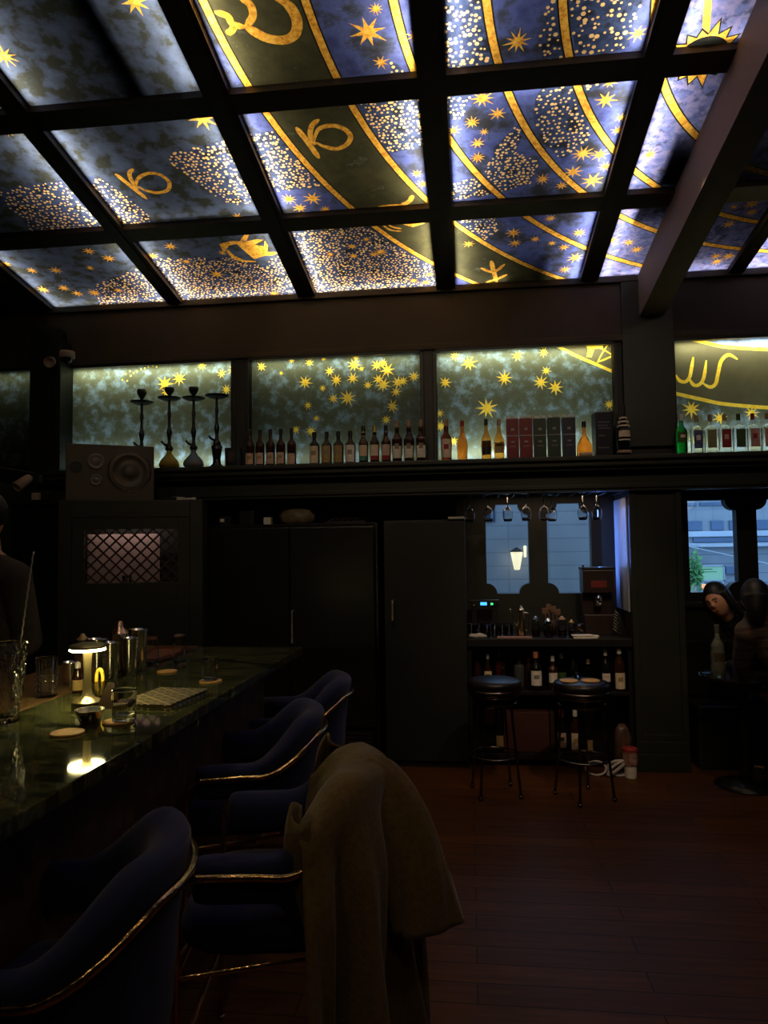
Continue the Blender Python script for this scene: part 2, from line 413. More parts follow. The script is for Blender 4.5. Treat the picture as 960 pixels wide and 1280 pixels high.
dotreg = [([(0,238),(30,232),(75,225),(134,285),(40,290),(25,270),(0,252)], .034, 0),
    ([(100,218),(130,225),(165,250),(200,282),(150,284)], .030, 0),
    ([(208,193),(288,173),(335,250),(298,256),(280,252),(255,235),(215,205)], .030, 0),
    ([(305,165),(346,165),(408,233),(345,240)], .027, 0),
    ([(441,119),(530,112),(535,180),(500,190),(485,190),(458,160)], .027, 0),
    ([(555,110),(592,113),(575,150),(555,150)], .028, 0),
    ([(645,155),(657,165),(643,190),(675,202),(662,230),(600,246),(560,250),(560,232),(605,218),(620,185)], .028, 0),
    ([(680,98),(712,98),(733,140),(738,170),(730,185),(700,200),(682,178),(665,150),(672,122)], .033, 0),
    ([(722,98),(757,96),(748,110),(730,118)], .030, 0),
    ([(555,-5),(601,-5),(618,82),(555,90)], .031, 1), ([(688,-5),(701,-5),(709,70),(680,78),(672,55)], .033, 1),
    ([(708,-5),(805,-5),(785,60),(720,70)], .036, 1), ([(486,75),(507,90),(490,95)], .028, 1),
    ([(118,357),(150,345),(172,336),(215,382),(125,385)], .031, 0),
    ([(162,325),(235,322),(290,322),(330,333),(357,308),(385,372),(232,382),(205,362)], .030, 0),
    ([(364,284),(462,280),(500,312),(545,336),(550,362),(392,372)], .029, 0),
    ([(570,270),(622,268),(624,286),(606,302),(580,284)], .030, 0)]
cshape = []
for (c, r), (c2, r2) in [(arcs[0], arcs[1])]:
    n = 70
    for k in range(n):
        t0 = PI*.45+PI*.75*k/n; t1 = PI*.45+PI*.75*(k+1)/n
        cshape.append(([(c[0]+r*math.cos(t0), c[1]+r*math.sin(t0)), (c2[0]+r2*math.cos(t0), c2[1]+r2*math.sin(t0)),
                        (c2[0]+r2*math.cos(t1), c2[1]+r2*math.sin(t1)), (c[0]+r*math.cos(t1), c[1]+r*math.sin(t1))], 1))
for k, (c, r) in enumerate(arcs):
    for q in ring_poly(c, r, .052, PI*.45, PI*1.2): cshape.append((q, 4))
    for q in ring_poly(c, r, .036, PI*.45, PI*1.2): cshape.append((q, 2))
darkp = []
for k, (pl, st, big) in enumerate(dotreg):
    P = [C2(*q) for q in pl]; gq = random.Random(k); PD = []
    for i_ in range(len(P)):
        a_, c_ = Vector(P[i_]), Vector(P[(i_+1) % len(P)]); nn = max(2, int((c_-a_).length/.07))
        for j_ in range(nn): q_ = a_.lerp(c_, j_/nn); PD.append((q_.x+gq.uniform(-.012, .012), q_.y+gq.uniform(-.012, .012)))
    darkp.append((PD, 5))
    for d in dots(P, st*.88, .0062, .0112 if not big else .014, 100+k, cst): cshape.append((d, 3))
for k, (x, y, r) in enumerate(cst):
    cshape.append((star_poly((x, y), r, 8 if k % 3 else 10, k*.7, .30, 1, k), 2))
def cpx(lines, mi=2):
    for pts, w in lines:
        for q in stroke([C2(*p) for p in pts], w): cshape.append((q, mi))
cpx([([(144,217),(164,233),(184,249)], .030), ([(167,211),(162,216),(164,225),(173,237)], .026),
     ([(170,236),(172,224),(184,217),(199,218),(211,227),(210,237),(198,241),(182,238),(173,233)], .026),
     ([(370,159),(385,178),(399,198)], .034), ([(399,149),(390,157),(388,170),(394,181)], .030),
     ([(392,178),(398,162),(414,157),(430,161),(438,170),(434,180),(421,186),(405,183),(395,178)], .030),
     ([(338,-6),(360,6),(371,25),(369,42),(356,50),(335,48),(315,38),(306,31)], .050),
     ([(268,15),(284,20),(291,30),(307,34)], .034), ([(283,42),(290,38),(293,30)], .034), ([(307,34),(316,20),(312,5),(298,-4)], .036),
     ([(285,316),(298,325),(320,327)], .02), ([(283,312),(292,320),(305,326)], .02), ([(500,257),(511,252),(516,244)], .034), ([(474,277),(487,287),(502,289)], .016),
     ([(478,275),(489,283),(502,286)], .014), ([(472,259),(486,257),(502,256)], .02), ([(614,326),(617,339),(621,353)], .034), ([(601,335),(617,340),(631,330)], .028), ([(607,353),(621,349),(634,343)], .028),
     ([(885,-8),(884,15),(882,46)], .034)])
for pl in ([(274,305),(290,301),(305,302),(322,299),(329,300),(318,306),(330,308),(331,301),(335,307),(334,315),(350,315),(342,319),(330,320),(318,324),(308,316),(296,305),(286,307),(280,316)],
           [(300,301),(307,291),(312,292),(308,301)], [(500,272),(530,270),(531,279),(516,284),(505,281)]):
    cshape.append(([C2(*p) for p in pl], 2))
cshape = darkp+cshape
# the sun
sc_ = C2(878, 70)
cshape.append((star_poly(sc_, .215, 16, .1, .62, 1.0, 77), 4))
cshape.append((star_poly(sc_, .195, 16, .1, .62, 1.0, 77), 2))
cshape.append(([(sc_[0]+.115*math.cos(2*PI*k/40), sc_[1]+.115*math.sin(2*PI*k/40)) for k in range(40)], 4))
cshape.append(([(sc_[0]+.085*math.cos(2*PI*k/40), sc_[1]-.02+.03*math.sin(2*PI*k/40)) for k in range(40)], 2))

# ------------------------------------------------------------------ ceiling grid, film panels and the strips of light behind them
XC = [(-3.41,-2.41),(-2.29,-1.32),(-1.18,-.21),(-.066,.886),(1.02,1.97),(2.08,3.03)]
YR = [(4.705, 5.61), (3.635, 4.555), (2.565, 3.495)]
BOXH = .15
def shear(o): # place local (x,y,z) onto the sloping roof
    pass
def cpt(x, y, dz=0): return Vector((x, y, roofz(y)+dz))
clabels = {(0,0): 'lit ceiling panel of scattered stars nearest the far left corner', (0,1): 'lit ceiling panel with a gold leaping figure over dense dots',
  (0,2): 'lit ceiling panel packed with gold dots and a curved olive corner', (0,3): 'lit ceiling panel with a gold twig sign and a dark patch',
  (0,4): 'narrow lit blue ceiling panel at far end left of the big beam', (0,5): 'lit ceiling panel just right of the big beam with two gold bands',
  (1,0): 'lit ceiling panel with a dotted patch at the left photo edge', (1,1): 'lit ceiling panel with gold looped sign on plain blue ground',
  (1,2): 'lit ceiling panel with gold looped sign on olive band', (1,3): 'lit ceiling panel with many stars and two gold arcs, centre row',
  (1,4): 'lit violet ceiling panel below half sun beside the big beam', (1,5): 'lit violet ceiling panel at right photo edge beyond the big beam',
  (2,1): 'lit ceiling panel with a black shadow band at top left', (2,0): 'lit ceiling panel cut off at the left photo edge above the dotted one',
  (2,2): 'lit ceiling panel with thick gold curved sign at top of photo', (2,3): 'lit ceiling panel with dots and two gold arcs at photo top',
  (2,4): 'lit ceiling panel with upper half of gold sun', (2,5): 'lit ceiling panel hidden behind the big beam at photo top'}
cbase = {(0,0): SKYD, (1,0): SKYD, (1,1): SKYD, (2,1): SKYD, (2,0): SKYD, (0,1): SKYD, (1,4): SKY2, (0,4): SKY2, (2,4): SKY2, (1,5): SKY2, (0,5): SKY2}
for ri, (y0, y1) in enumerate(YR):
    for ci, (x0, x1) in enumerate(XC):
        if (ri, ci) in ((2, 5),): continue
        rect = (x0-.01, x1+.01, y0-.01, y1+.01)
        v, f, mt = art_mesh('film', rect, cshape)
        cx, cy = (x0+x1)/2, (y0+y1)/2; o0 = cpt(cx, cy)
        me = bpy.data.meshes.new('ceiling_panel'); me.from_pydata([tuple(cpt(p.x, p.y)-o0) for p in v], [], f)
        o = link('ceiling_panel', me, [cbase.get((ri, ci), SKY), OLIVE, GOLD, DOTM, INK, DARKB], None, o0)
        for p, m in zip(me.polygons, mt): p.material_index = m
        tag(o, clabels[(ri, ci)], 'ceiling panel', 'backlit star panels of the ceiling grid')
STR = {(0,0): dict(L=5,F=4,R=5), (0,1): dict(L=6,R=6,F=4), (0,2): dict(L=7,R=9,F=5), (0,3): dict(L=8,R=8,F=2.5), (0,4): dict(L=7,F=4), (0,5): dict(L=4,R=8,F=6),
       (1,0): dict(R=7), (1,1): dict(L=7,R=7,F=1.), (1,2): dict(L=8,R=10), (1,3): dict(L=8,R=9,N=3), (1,4): dict(L=8,), (1,5): dict(L=5,R=7),
       (2,0): dict(R=3), (2,1): dict(L=8,R=7), (2,2): dict(L=10,R=9), (2,3): dict(L=10,R=9), (2,4): dict(L=9,R=2,F=3), (2,5): dict(L=3)}
slope_v = Vector((0, 1, -SLOPE)).normalized(); nrm = Vector((0, SLOPE, 1)).normalized()
for (ri, ci), sides in STR.items():
    x0, x1 = XC[ci]; y0, y1 = YR[ri]; cx, cy = (x0+x1)/2, (y0+y1)/2
    for s, pw in sides.items():
        col = (1, .91, .74) if ci in (0, 1, 2) else (1, .95, .86)
        pw *= .68
        if s in 'LR':
            ln = y1-y0; xx = x0+.012 if s == 'L' else x1-.012; loc = cpt(xx, cy, .055); inw = Vector((1 if s == 'L' else -1, 0, 0)); along = slope_v
        else:
            ln = x1-x0; yy = y0+.012 if s == 'N' else y1-.012; loc = cpt(cx, yy, .055); inw = slope_v*(1 if s == 'N' else -1); along = Vector((1, 0, 0))
        d = (inw-nrm*.08).normalized(); z = -d; x = along; y = z.cross(x).normalized(); x = y.cross(z)
        l = area('strip_light', loc, (0, 0, 0), ln*.97, .02, pw, col)
        l.rotation_euler = Matrix((x, y, z)).transposed().to_euler()
# grid timbers (bottom faces 3.5 cm below the film) and the light-box lid
YR_ALL = [(5.61, 5.75), (4.555, 4.705), (3.495, 3.635), (2.42, 2.565)]
def sprism(bm, x0, x1, y0, y1, dz0, dz1, bev=0):
    vs = [bm.verts.new(cpt(x, y, dz)) for dz in (dz0, dz1) for (x, y) in ((x0, y0), (x1, y0), (x1, y1), (x0, y1))]
    for q in ((0,1,2,3), (7,6,5,4), (0,4,5,1), (1,5,6,2), (2,6,7,3), (3,7,4,0)): bm.faces.new([vs[i] for i in q])
b = B()
for (a, c) in YR_ALL: sprism(b, -3.6, 3.2, a, c, -.035, BOXH)
for a, c in [(-3.6, -3.41)]+[(XC[k][1], XC[k+1][0]) for k in range(5)]+[(3.03, 3.2)]:
    sprism(b, a, c, 2.42, 5.75, -.040, BOXH)
    sprism(b, a+.03, c-.03, 2.42, 5.6, -.052, -.038)
tag(obj('trim_1', b, GRIDM), kind='structure')
b = B(); sprism(b, -5.2, 4.2, -3.2, 7.0, BOXH, BOXH+.12)
# unseen blocks added in the light boxes to shade patches of the film
sprism(b, -1.88, -1.55, 2.60, 3.49, .015, BOXH); sprism(b, -2.0, -1.88, 2.60, 3.2, .05, BOXH); sprism(b, .33, .72, 5.24, 5.60, .022, BOXH); sprism(b, .50, .80, 5.12, 5.50, .045, BOXH); sprism(b, 1.14, 1.30, 4.1, 4.53, .02, BOXH); sprism(b, 1.1, 1.3, 4.72, 4.95, .02, BOXH)
tag(obj('ceiling', b, BLACK), kind='structure')
# ceiling that carries no panels: behind the camera and at the sides
b = B(); sprism(b, -5.2, 4.2, -3.2, 2.42, -.03, BOXH); sprism(b, -5.2, -3.6, 2.42, 5.75, -.03, BOXH); sprism(b, 3.2, 4.2, 2.42, 5.75, -.03, BOXH)
tag(obj('ceiling', b, BLACK), kind='structure')
# the big cross beam
b = B(); sprism(b, 1.315, 1.49, -3.0, 5.62, -.34, -.02)
tag(obj('trim_2', b, BEAMM), kind='structure')
# added fill for the unseen panel rows behind the camera, and small spots on the shelf
for (x, y, p) in ((.6, -1.2, 5.4), (-1.6, -.6, 4.4), (1.9, .6, 5.2), (-.3, 1.1, 4.6)):
    aimed(area('room_fill', cpt(x, y, -.06), (0, 0, 0), .5, .5, p, (1, .72, .40)), (0, .25, -1))
for (x, tx, p) in ((-2.2, -2.6, 10), (-.9, -1.1, 32), (.5, .4, 30), (2.2, 2.1, 18)):
    l = bpy.data.lights.new('shelf_spot', 'SPOT'); l.energy = p; l.color = (1, .80, .56); l.spot_size = 1.15; l.spot_blend = 1.0; l.shadow_soft_size = .05
    o = bpy.data.objects.new('shelf_spot', l); COL.objects.link(o); o.location = cpt(x, 1.3, -.1); aimed(o, Vector((tx, 5.5, 1.95))-o.location)

l = bpy.data.lights.new('nook_spot', 'SPOT'); l.energy = 120; l.color = (1, .74, .50); l.spot_size = .52; l.spot_blend = 1.0; l.shadow_soft_size = .04
o = bpy.data.objects.new('nook_spot', l); COL.objects.link(o); o.location = cpt(1.15, 2.2, -.1); aimed(o, Vector((.62, 5.6, .85))-o.location)

for (x, y, tx, ty, tz, p, sz) in ((-1.05, 3.6, -1.5, 3.3, 1.1, 17, .75), (-1.1, 1.9, -1.35, 2.5, 1.1, 9, .75), (1.2, 3.9, 1.92, 5.35, 1.05, 48, .42)):  # bar downlights, and a last spot added to brighten the seated woman's face
    l = bpy.data.lights.new('table_spot', 'SPOT'); l.energy = p; l.color = (1, .76, .50); l.spot_size = sz; l.spot_blend = 1.0; l.shadow_soft_size = .02
    o = bpy.data.objects.new('table_spot', l); COL.objects.link(o); o.location = cpt(x, y, -.12); aimed(o, Vector((tx, ty, tz))-o.location)
# ------------------------------------------------------------------ room shell
D = 5.6; ART = 5.67; WINY = 6.12
XL, XR = -5.0, 4.0
def struct(name, bm, mat): return tag(obj(name, bm, mat), kind='structure')
b = B(); box(b, -5.2, 4.2, -3.2, 7.0, -.1, 0); struct('floor', b, FLOORM)
b = B(); box(b, -5.2, -5.0, -3.2, 7.0, 0, 6.0); struct('wall_left', b, GREENB)
b = B(); box(b, 4.0, 4.2, -3.2, 7.0, 0, 6.0); struct('wall_right', b, GREENB)
b = B(); box(b, -5.2, 4.2, -3.2, -3.0, 0, 6.0); struct('wall_near', b, GREENB)
# header between the lit wall panels and the ceiling
b = B(); box(b, XL, XR, D, D+.3, 3.235, 3.78)
struct('wall_far', b, BROWN)
b = B(); box(b, -3.6, XR, D-.03, D+.01, 3.665, 3.715, .008); box(b, -3.6, XR, D-.02, D+.02, 3.215, 3.262, .006)
struct('trim_3', b, BROWN)
# wall behind everything at fridge depth (upper light boxes' back, window wall)
WX = [(-4.75, -3.55), (-3.285, -1.885), (-1.735, -.355), (-.225, 1.12), (1.57, 3.2)]   # lit wall panels
b = B()
box(b, XL, XR, 5.80, 5.86, 2.33, 3.78)                      # back of the light boxes
prev = XL
for (a, c) in WX: box(b, prev, a, D+.005, 5.82, 2.33, 3.24); prev = c
box(b, prev, XR, D+.005, 5.82, 2.33, 3.24)
struct('wall_far', b, GREENB)
b = B()
for (a, c) in WX:
    for q in ((a-.03, a, 2.34, 3.225), (c, c+.03, 2.34, 3.225), (a-.03, c+.03, 3.195, 3.225)): box(b, q[0], q[1], D-.015, D+.02, q[2], q[3], .004)
struct('trim_4', b, BLACK)
# column with a recessed panel
b = B()
box(b, 1.20, 1.577, D, WINY+.02, 0, 2.2)
box(b, 1.20, 1.577, D-.03, D, 0, .13, .006); box(b, 1.20, 1.577, D-.02, D, .13, .22, .006)
box(b, 1.20, 1.245, D-.018, D, .22, 2.15, .004); box(b, 1.532, 1.577, D-.018, D, .22, 2.15, .004); box(b, 1.245, 1.532, D-.018, D, 2.08, 2.15, .004); box(b, 1.245, 1.532, D-.018, D, .22, .27, .004)
struct('wall_far', b, GREEN)
b = B(); box(b, 1.185, 1.56, D-.035, D+.01, 2.40, 3.66, .004); struct('trim_5', b, GREEN)
b = B(); box(b, 1.190, 1.1995, D+.06, WINY-.005, 1.16, 2.03, .002); struct('trim_8', b, pmat('added light catching lining', (.50, .54, .62), .35, noise=(.40, .44, .52), scale=3))  # pale lining added to catch the blue fill beside the column
# bottle shelf / ledge with mouldings, header band below
b = B()
SH = 2.32; SY = 5.38
box(b, -3.5, XR, SY, 5.80, SH-.035, SH, .008); box(b, -3.5, XR, SY+.03, D+.05, SH-.075, SH-.035, .008); box(b, -3.5, XR, SY+.07, D+.05, SH-.10, SH-.075, .004)
struct('trim_6', b, GREEN)
b = B(); box(b, XL, XR, D-.06, D+.02, 2.07, SH-.09); box(b, XL, XR, D-.075, D-.05, 2.09, 2.12, .004); struct('wall_far', b, GREEN)
b = B(); box(b, XL, XR, D, 6.5, 2.12, 2.20); struct('ceiling', b, BLACK)     # soffit of the recess
# left part of the recess, behind fridges
b = B(); box(b, XL, -.02, 6.30, 6.36, 0, 2.2); box(b, XL, -3.30, D, D+.1, 0, 2.4); box(b, -.10, -.03, 5.95, 6.36, 0, 2.2); struct('wall_far', b, BLACK)
# window wall with notched panes
def notched(x0, x1, z0, z1, r=.085, n=7, notch=(1, 1, 1, 1)):
    P = []
    def arc(cx, cz, a0, a1):
        for k in range(n+1):
            a = a0+(a1-a0)*k/n; P.append((cx+r*math.cos(a), cz+r*math.sin(a)))
    if notch[0]: arc(x0, z0, PI/2, 0)
    else: P.append((x0, z0))
    if notch[1]: arc(x1, z0, PI, PI/2)
    else: P.append((x1, z0))
    if notch[2]: arc(x1, z1, 1.5*PI, PI)
    else: P.append((x1, z1))
    if notch[3]: arc(x0, z1, 2*PI, 1.5*PI)
    else: P.append((x0, z1))
    return P
PZ0, PZ1 = 1.275, 2.02
panes = [(.143, .497), (.648, 1.005), (1.775, 2.150), (2.305, 2.68), (2.83, 3.2)]
wx0, wx1 = -.05, XR
V = [Vector(p) for p in ((wx0, 0), (wx1, 0), (wx1, 2.3), (wx0, 2.3))]; Fc = [[0, 1, 2, 3]]
for (a, c) in panes:
    P = notched(a, c, PZ0, PZ1, notch=(0, 1, 1, 0) if abs(a-1.775) < .01 else (1, 1, 1, 1)); s = len(V); V += [Vector(p) for p in P]; Fc.append(list(range(s, s+len(P))))
v, e, f, ov, oe, of = geometry.delaunay_2d_cdt(V, [], Fc, 0, 1e-5)
b = B(); bv0 = [b.verts.new((p.x, WINY, p.y)) for p in v]
for tri, org in zip(f, of):
    if org == [0]: b.faces.new([bv0[i] for i in tri])
r = bmesh.ops.extrude_face_region(b, geom=list(b.faces))
for g in r['geom']:
    if isinstance(g, bmesh.types.BMVert): g.co.y += .09
struct('wall_far', b, GREENB)
for k, (a, c) in enumerate(panes):
    P = notched(a-.006, c+.006, PZ0-.006, PZ1+.006)
    b = B(); vs = [b.verts.new((x, WINY+.055, z)) for x, z in P]; f0 = b.faces.new(vs)
    rr = bmesh.ops.extrude_face_region(b, geom=[f0])
    for g in rr['geom']:
        if isinstance(g, bmesh.types.BMVert): g.co.y += .006
    struct('window_%d' % (k+1), b, PANE)
b = B(); box(b, 1.577, XR, WINY-.06, WINY+.01, 1.16, 1.20, .006); box(b, 1.577, XR, WINY-.03, WINY+.01, 0, .3, .01); struct('trim_7', b, GREEN)
# wall beyond the light boxes up to the roof, closing the shell
b = B(); box(b, XL, XR, 6.2, 6.26, 2.2, 4.2); box(b, XL, -.03, 6.36, 6.42, 0, 2.3); struct('wall_far', b, BLACK)

# ------------------------------------------------------------------ lit wall panels
def W2(x, y): p = atY(x, y, ART); return (p.x, p.z)
wsh = []
def wstars(lst, ox, oy, sc_=1.0):
    for k, (x, y, r) in enumerate(lst):
        c = W2(ox+x/sc_, oy+y/sc_); wsh.append((star_poly(c, r/sc_*ART/F_PX*1.2, 9 if k % 2 else 8, k*.5, .32, 1, k+50), 2))
olv = [W2(*p) for p in ((692.0,430.6),(720,445),(745,455.5),(771,467),(771,420),(692,420))]
wsh.append((olv, 1))
wsh.append(([W2(760+x/4.8, 380+y/4.8) for x, y in ((395,190),(560,225),(700,255),(960,272),(1300,290),(1300,660),(960,622),(700,600),(560,572),(395,535))], 1))
wsh.append(([W2(760+x/4.8, 380+y/4.8) for x, y in ((430,120),(430,195),(560,225),(700,255),(960,272),(1300,290),(1300,60))], 3))
wstars([(206,480,11),(224,473,9),(208,490,7),(252,457,6),(277,467,6),(283,487,7),(291,463,7)], 0, 0)
for x, y in ((318,152),(345,157),(337,120),(365,130),(380,115),(400,105),(420,95),(440,88),(460,80),(485,75),(505,80),(360,105)):
    c = W2(80+x/4.364, 440+y/4.364); wsh.append(([(c[0]+.008*math.cos(k), c[1]+.008*math.sin(k)) for k in range(6)], 2))
wstars([(160,200,22),(290,172,15),(366,183,18),(427,165,12),(453,220,22),(482,258,27),(348,268,30),(423,293,16),(468,337,22),(530,335,35),(552,250,25),(558,192,30),(590,210,13),(565,160,18),(655,195,25),(682,185,20),(700,215,32),(617,280,20),(662,255,25),(683,278,32),(745,268,28),(768,262,22),(738,308,22),(815,243,24),(722,370,28),(695,428,22),(360,366,20),(396,422,16),(308,470,20),(373,476,24),(245,228,10)], 280, 400, 3.43)
wstars([(125,268,27),(168,155,20),(227,185,32),(379,250,32),(435,153,24),(548,138,20),(558,218,20),(535,268,30),(598,290,32),(305,378,42),(103,400,18),(105,455,25),(162,520,20),(828,362,22)], 520, 400, 3.43)
wstars([(635,200,25),(500,630,50),(670,685,38),(862,655,40),(520,820,30),(1050,640,36)], 760, 380, 4.8)
def wline(pts, w, ox, oy, s, mi=2, taper=False):
    for q in stroke([W2(ox+x/s, oy+y/s) for x, y in pts], w, taper): wsh.append((q, mi))
wline([(580,98),(680,150),(760,185),(860,228)], .024, 520, 400, 3.43)
wline([(828,85),(846,130),(838,155),(775,182)], .014, 520, 400, 3.43, taper=True); wline([(778,182),(800,140),(828,98)], .010, 520, 400, 3.43); wline([(760,112),(800,125),(842,150)], .010, 520, 400, 3.43)
wsh.append(([W2(520+x/3.43, 400+y/3.43) for x, y in ((720,96),(800,92),(802,122),(765,124),(752,160),(730,158),(738,125))], 2))
wline([(395,188),(560,225),(700,255),(960,272),(1300,290)], .028, 760, 380, 4.8)
wline([(395,535),(560,572),(700,600),(960,622),(1300,640)], .028, 760, 380, 4.8)
wline([(408,425),(430,460),(465,466),(490,438),(502,380),(512,318)], .026, 760, 380, 4.8, taper=True)
wline([(487,448),(515,486),(550,482),(575,440),(590,338)], .026, 760, 380, 4.8, taper=True)
wline([(565,472),(610,498),(645,480),(660,420),(680,340),(725,305),(778,332)], .027, 760, 380, 4.8, taper=True)
wlab = ['dim lit wall panel at the far left edge of photo', 'lit green wall panel behind the four hookahs', 'lit wall panel with a dense cluster of gold stars',
        'lit wall panel with gold archer behind the upright cartons', 'lit olive wall panel with gold scorpion sign right of column']
WP = [(.8, 0), (6.0, 4.2), (3.2, 1.6), (6.5, 7.5), (7, 5.5)]
for k, (a, c) in enumerate(WX):
    z0, z1 = 2.35, 3.20
    v, f, mt = art_mesh('film', (a-.01, c+.01, z0-.01, z1+.01), wsh)
    cx, cz = (a+c)/2, (z0+z1)/2
    me = bpy.data.meshes.new('wall_panel'); me.from_pydata([(p.x-cx, 0, p.y-cz) for p in v], [], f)
    o = link('wall_panel', me, [WSKY, WOLV, GOLDY, WBLUE], None, (cx, ART, cz))
    for p, m in zip(me.polygons, mt): p.material_index = m
    tag(o, wlab[k], 'wall panel', 'backlit star panels above the shelf')
    pt, pb = WP[k]
    colr = (1, .95, .72)
    if pt: aimed(area('strip_light', (cx, ART+.065, z1-.004), (0, 0, 0), c-a-.06, .02, pt*(c-a)/1.4, colr), (0, -.22, -1))
    if pb: aimed(area('strip_light', (cx, ART+.065, z0+.004), (0, 0, 0), c-a-.06, .02, pb*(c-a)/1.4, (.92, .97, .95)), (0, -.22, 1))
# ------------------------------------------------------------------ the street outside and the daylight on it
w = bpy.data.worlds.new('world'); sc.world = w; w.use_nodes = True
bgn = w.node_tree.nodes['Background']; bgn.inputs[0].default_value = (.42, .66, 1.0, 1); bgn.inputs[1].default_value = 2.5
def tile_mat(name, c1, c2, bw, rh, mortar, rough=.6, off=0.0):
    m, t, N, L, b = nodes_of(name)
    tc = N.new('ShaderNodeTexCoord'); mp = N.new('ShaderNodeMapping'); mp.inputs['Rotation'].default_value = (-PI/2, 0, 0)
    L.new(tc.outputs['Object'], mp.inputs[0])
    br = N.new('ShaderNodeTexBrick'); br.offset = off; br.inputs['Scale'].default_value = 1
    br.inputs['Brick Width'].default_value = bw; br.inputs['Row Height'].default_value = rh; br.inputs['Mortar Size'].default_value = .007
    br.inputs['Color1'].default_value = (*c1, 1); br.inputs['Color2'].default_value = (*c2, 1); br.inputs['Mortar'].default_value = (*mortar, 1)
    L.new(mp.outputs[0], br.inputs[0])
    nz = N.new('ShaderNodeTexNoise'); nz.inputs['Scale'].default_value = 1.5; nz.inputs['Detail'].default_value = 5; L.new(tc.outputs['Object'], nz.inputs[0])
    mx = N.new('ShaderNodeMix'); mx.data_type = 'RGBA'; mx.blend_type = 'MULTIPLY'; mx.inputs[0].default_value = .5
    L.new(br.outputs[0], mx.inputs[6]); L.new(nz.outputs[0], mx.inputs[7]); L.new(mx.outputs[2], b.inputs['Base Color'])
    b.inputs['Roughness'].default_value = rough; return m
TILE = tile_mat('pale grey stone facade', (.66, .66, .64), (.60, .60, .59), .50, .17, (.47, .47, .47))
FAC2 = tile_mat('pale block facade', (.46, .50, .52), (.38, .43, .47), .30, .22, (.33, .37, .42))
FAC3 = tile_mat('grey slat facade', (.40, .44, .48), (.34, .38, .42), 3.0, .16, (.2, .22, .27))
BWIN = pmat('dark office glazing', (.10, .16, .26), .15, scale=2)
SIGNG = pmat('pale green hoarding', (.55, .85, .45), .6, noise=(.50, .80, .48), scale=2)
LEAF = pmat('street tree leaf', (.16, .42, .12), .7, noise=(.10, .3, .10), scale=4)
CONC = pmat('pale concrete', (.6, .66, .72), .8, scale=2)
b = B(); box(b, -60, 60, 7.1, 60, -.3, -.1); struct('floor', b, pmat('street asphalt', (.2, .2, .2), .9, scale=3))
bd = empty('building', (1.0, 9.3, -.1), 'pale grey tiled building across from the left windows', 'building')
b = B(); box(b, -4.0, 1.25, 0, 3, 0, 3.1); obj('facade', b, TILE, bd)
b = B(); box(b, -.98, -.66, -.02, .03, 2.10, 2.6, .004); obj('window', b, BWIN, bd)
FB = 14.0; zf = lambda y, Y=FB: atY(885, y, Y).z+.1; xf = lambda x, Y=FB: atY(x, 680, Y).x
bd2 = empty('building', (6.0, FB, -.1), 'blue office building across the street behind right windows', 'building')
b = B(); box(b, -3.2, 9, 0, 4, zf(684), 4.6); obj('facade', b, FAC2, bd2)
b = B(); box(b, -3.2, 9, -.06, 0, zf(671), zf(664), .01); box(b, -3.2, 9, -.06, 0, zf(682), zf(679), .01); obj('ledge', b, CONC, bd2)
for (x0, x1, y0, y1) in ((860, 878, 663, 651), (889, 905, 663, 651), (912, 930, 663, 651), (940, 965, 663, 651), (866, 915, 678, 672), (935, 975, 678, 672), (858, 872, 632, 628), (876, 914, 632, 628)):
    b = B(); box(b, xf(x0)-6, xf(x1)-6, -.04, .02, zf(y0), zf(y1), .006); obj('window', b, BWIN, bd2)
bd3 = empty('building', (5.6, 13.0, -.1), 'low grey slatted building below the blue office facade', 'building')
b = B(); box(b, xf(873, 13)-5.6, 7, 0, .8, 0, zf(684, 13)); obj('facade', b, FAC3, bd3)
b = B(); box(b, xf(872, 13)-5.6, 7, -.1, .9, zf(684, 13), zf(681, 13), .01); obj('roof_edge', b, CONC, bd3)
b = B(); box(b, xf(905, 13)-5.6, xf(921, 13)-5.6, -.05, .02, zf(718, 13), zf(708, 13), .01); obj('window', b, BWIN, bd3)
c0, c1 = atY(877, 725, 12.4), atY(904, 708, 12.4)
sg = empty('hoarding', (c0.x, 12.4, -.1), 'pale green hoarding on the grey slatted building', 'billboard'); W_, Z0, Z1 = c1.x-c0.x, c0.z+.1, c1.z+.1
b = B(); box(b, 0, W_, 0, .06, Z0, Z1, .006); obj('sign_board', b, SIGNG, sg)
b = B(); box(b, -.03, 0, -.01, .07, Z0-.02, Z1+.02); box(b, W_, W_+.02, -.01, .07, Z0-.02, Z1+.02); box(b, -.03, W_+.02, -.01, .07, Z1, Z1+.02); box(b, -.03, W_+.02, -.01, .07, Z0-.02, Z0)
box(b, .0, .04, .0, .05, 0, Z0); box(b, W_-.04, W_, .0, .05, 0, Z0); obj('sign_frame', b, CONC, sg)
b = B(); box(b, .03, W_*.5, -.004, .002, Z1-.05, Z1-.035); box(b, .03, W_*.7, -.004, .002, Z1-.09, Z1-.08); obj('lettering', b, pmat('green print', (.1, .3, .1), .6), sg)
tp = atY(867, 716, 12.0)
tr = empty('tree', (tp.x, 12.0, -.1), 'small green street tree left of the hoarding', 'tree')
g = random.Random(3); b = B()
for k in range(420):
    a = g.uniform(0, 2*PI); rr = g.uniform(0, 1)**.5*.13; z = tp.z+.1+g.gauss(0, .13); p = Vector((rr*math.cos(a), rr*math.sin(a), z)); s = g.uniform(.03, .06)
    u_ = Vector((g.gauss(0, 1), g.gauss(0, 1), g.gauss(0, 1))).normalized(); v_ = u_.orthogonal().normalized()
    b.faces.new([b.verts.new(p+q) for q in (u_*s, v_*s*.5, -u_*s, -v_*s*.5)])
me = bpy.data.meshes.new('foliage'); b.to_mesh(me); b.free(); link('foliage', me, LEAF, tr)
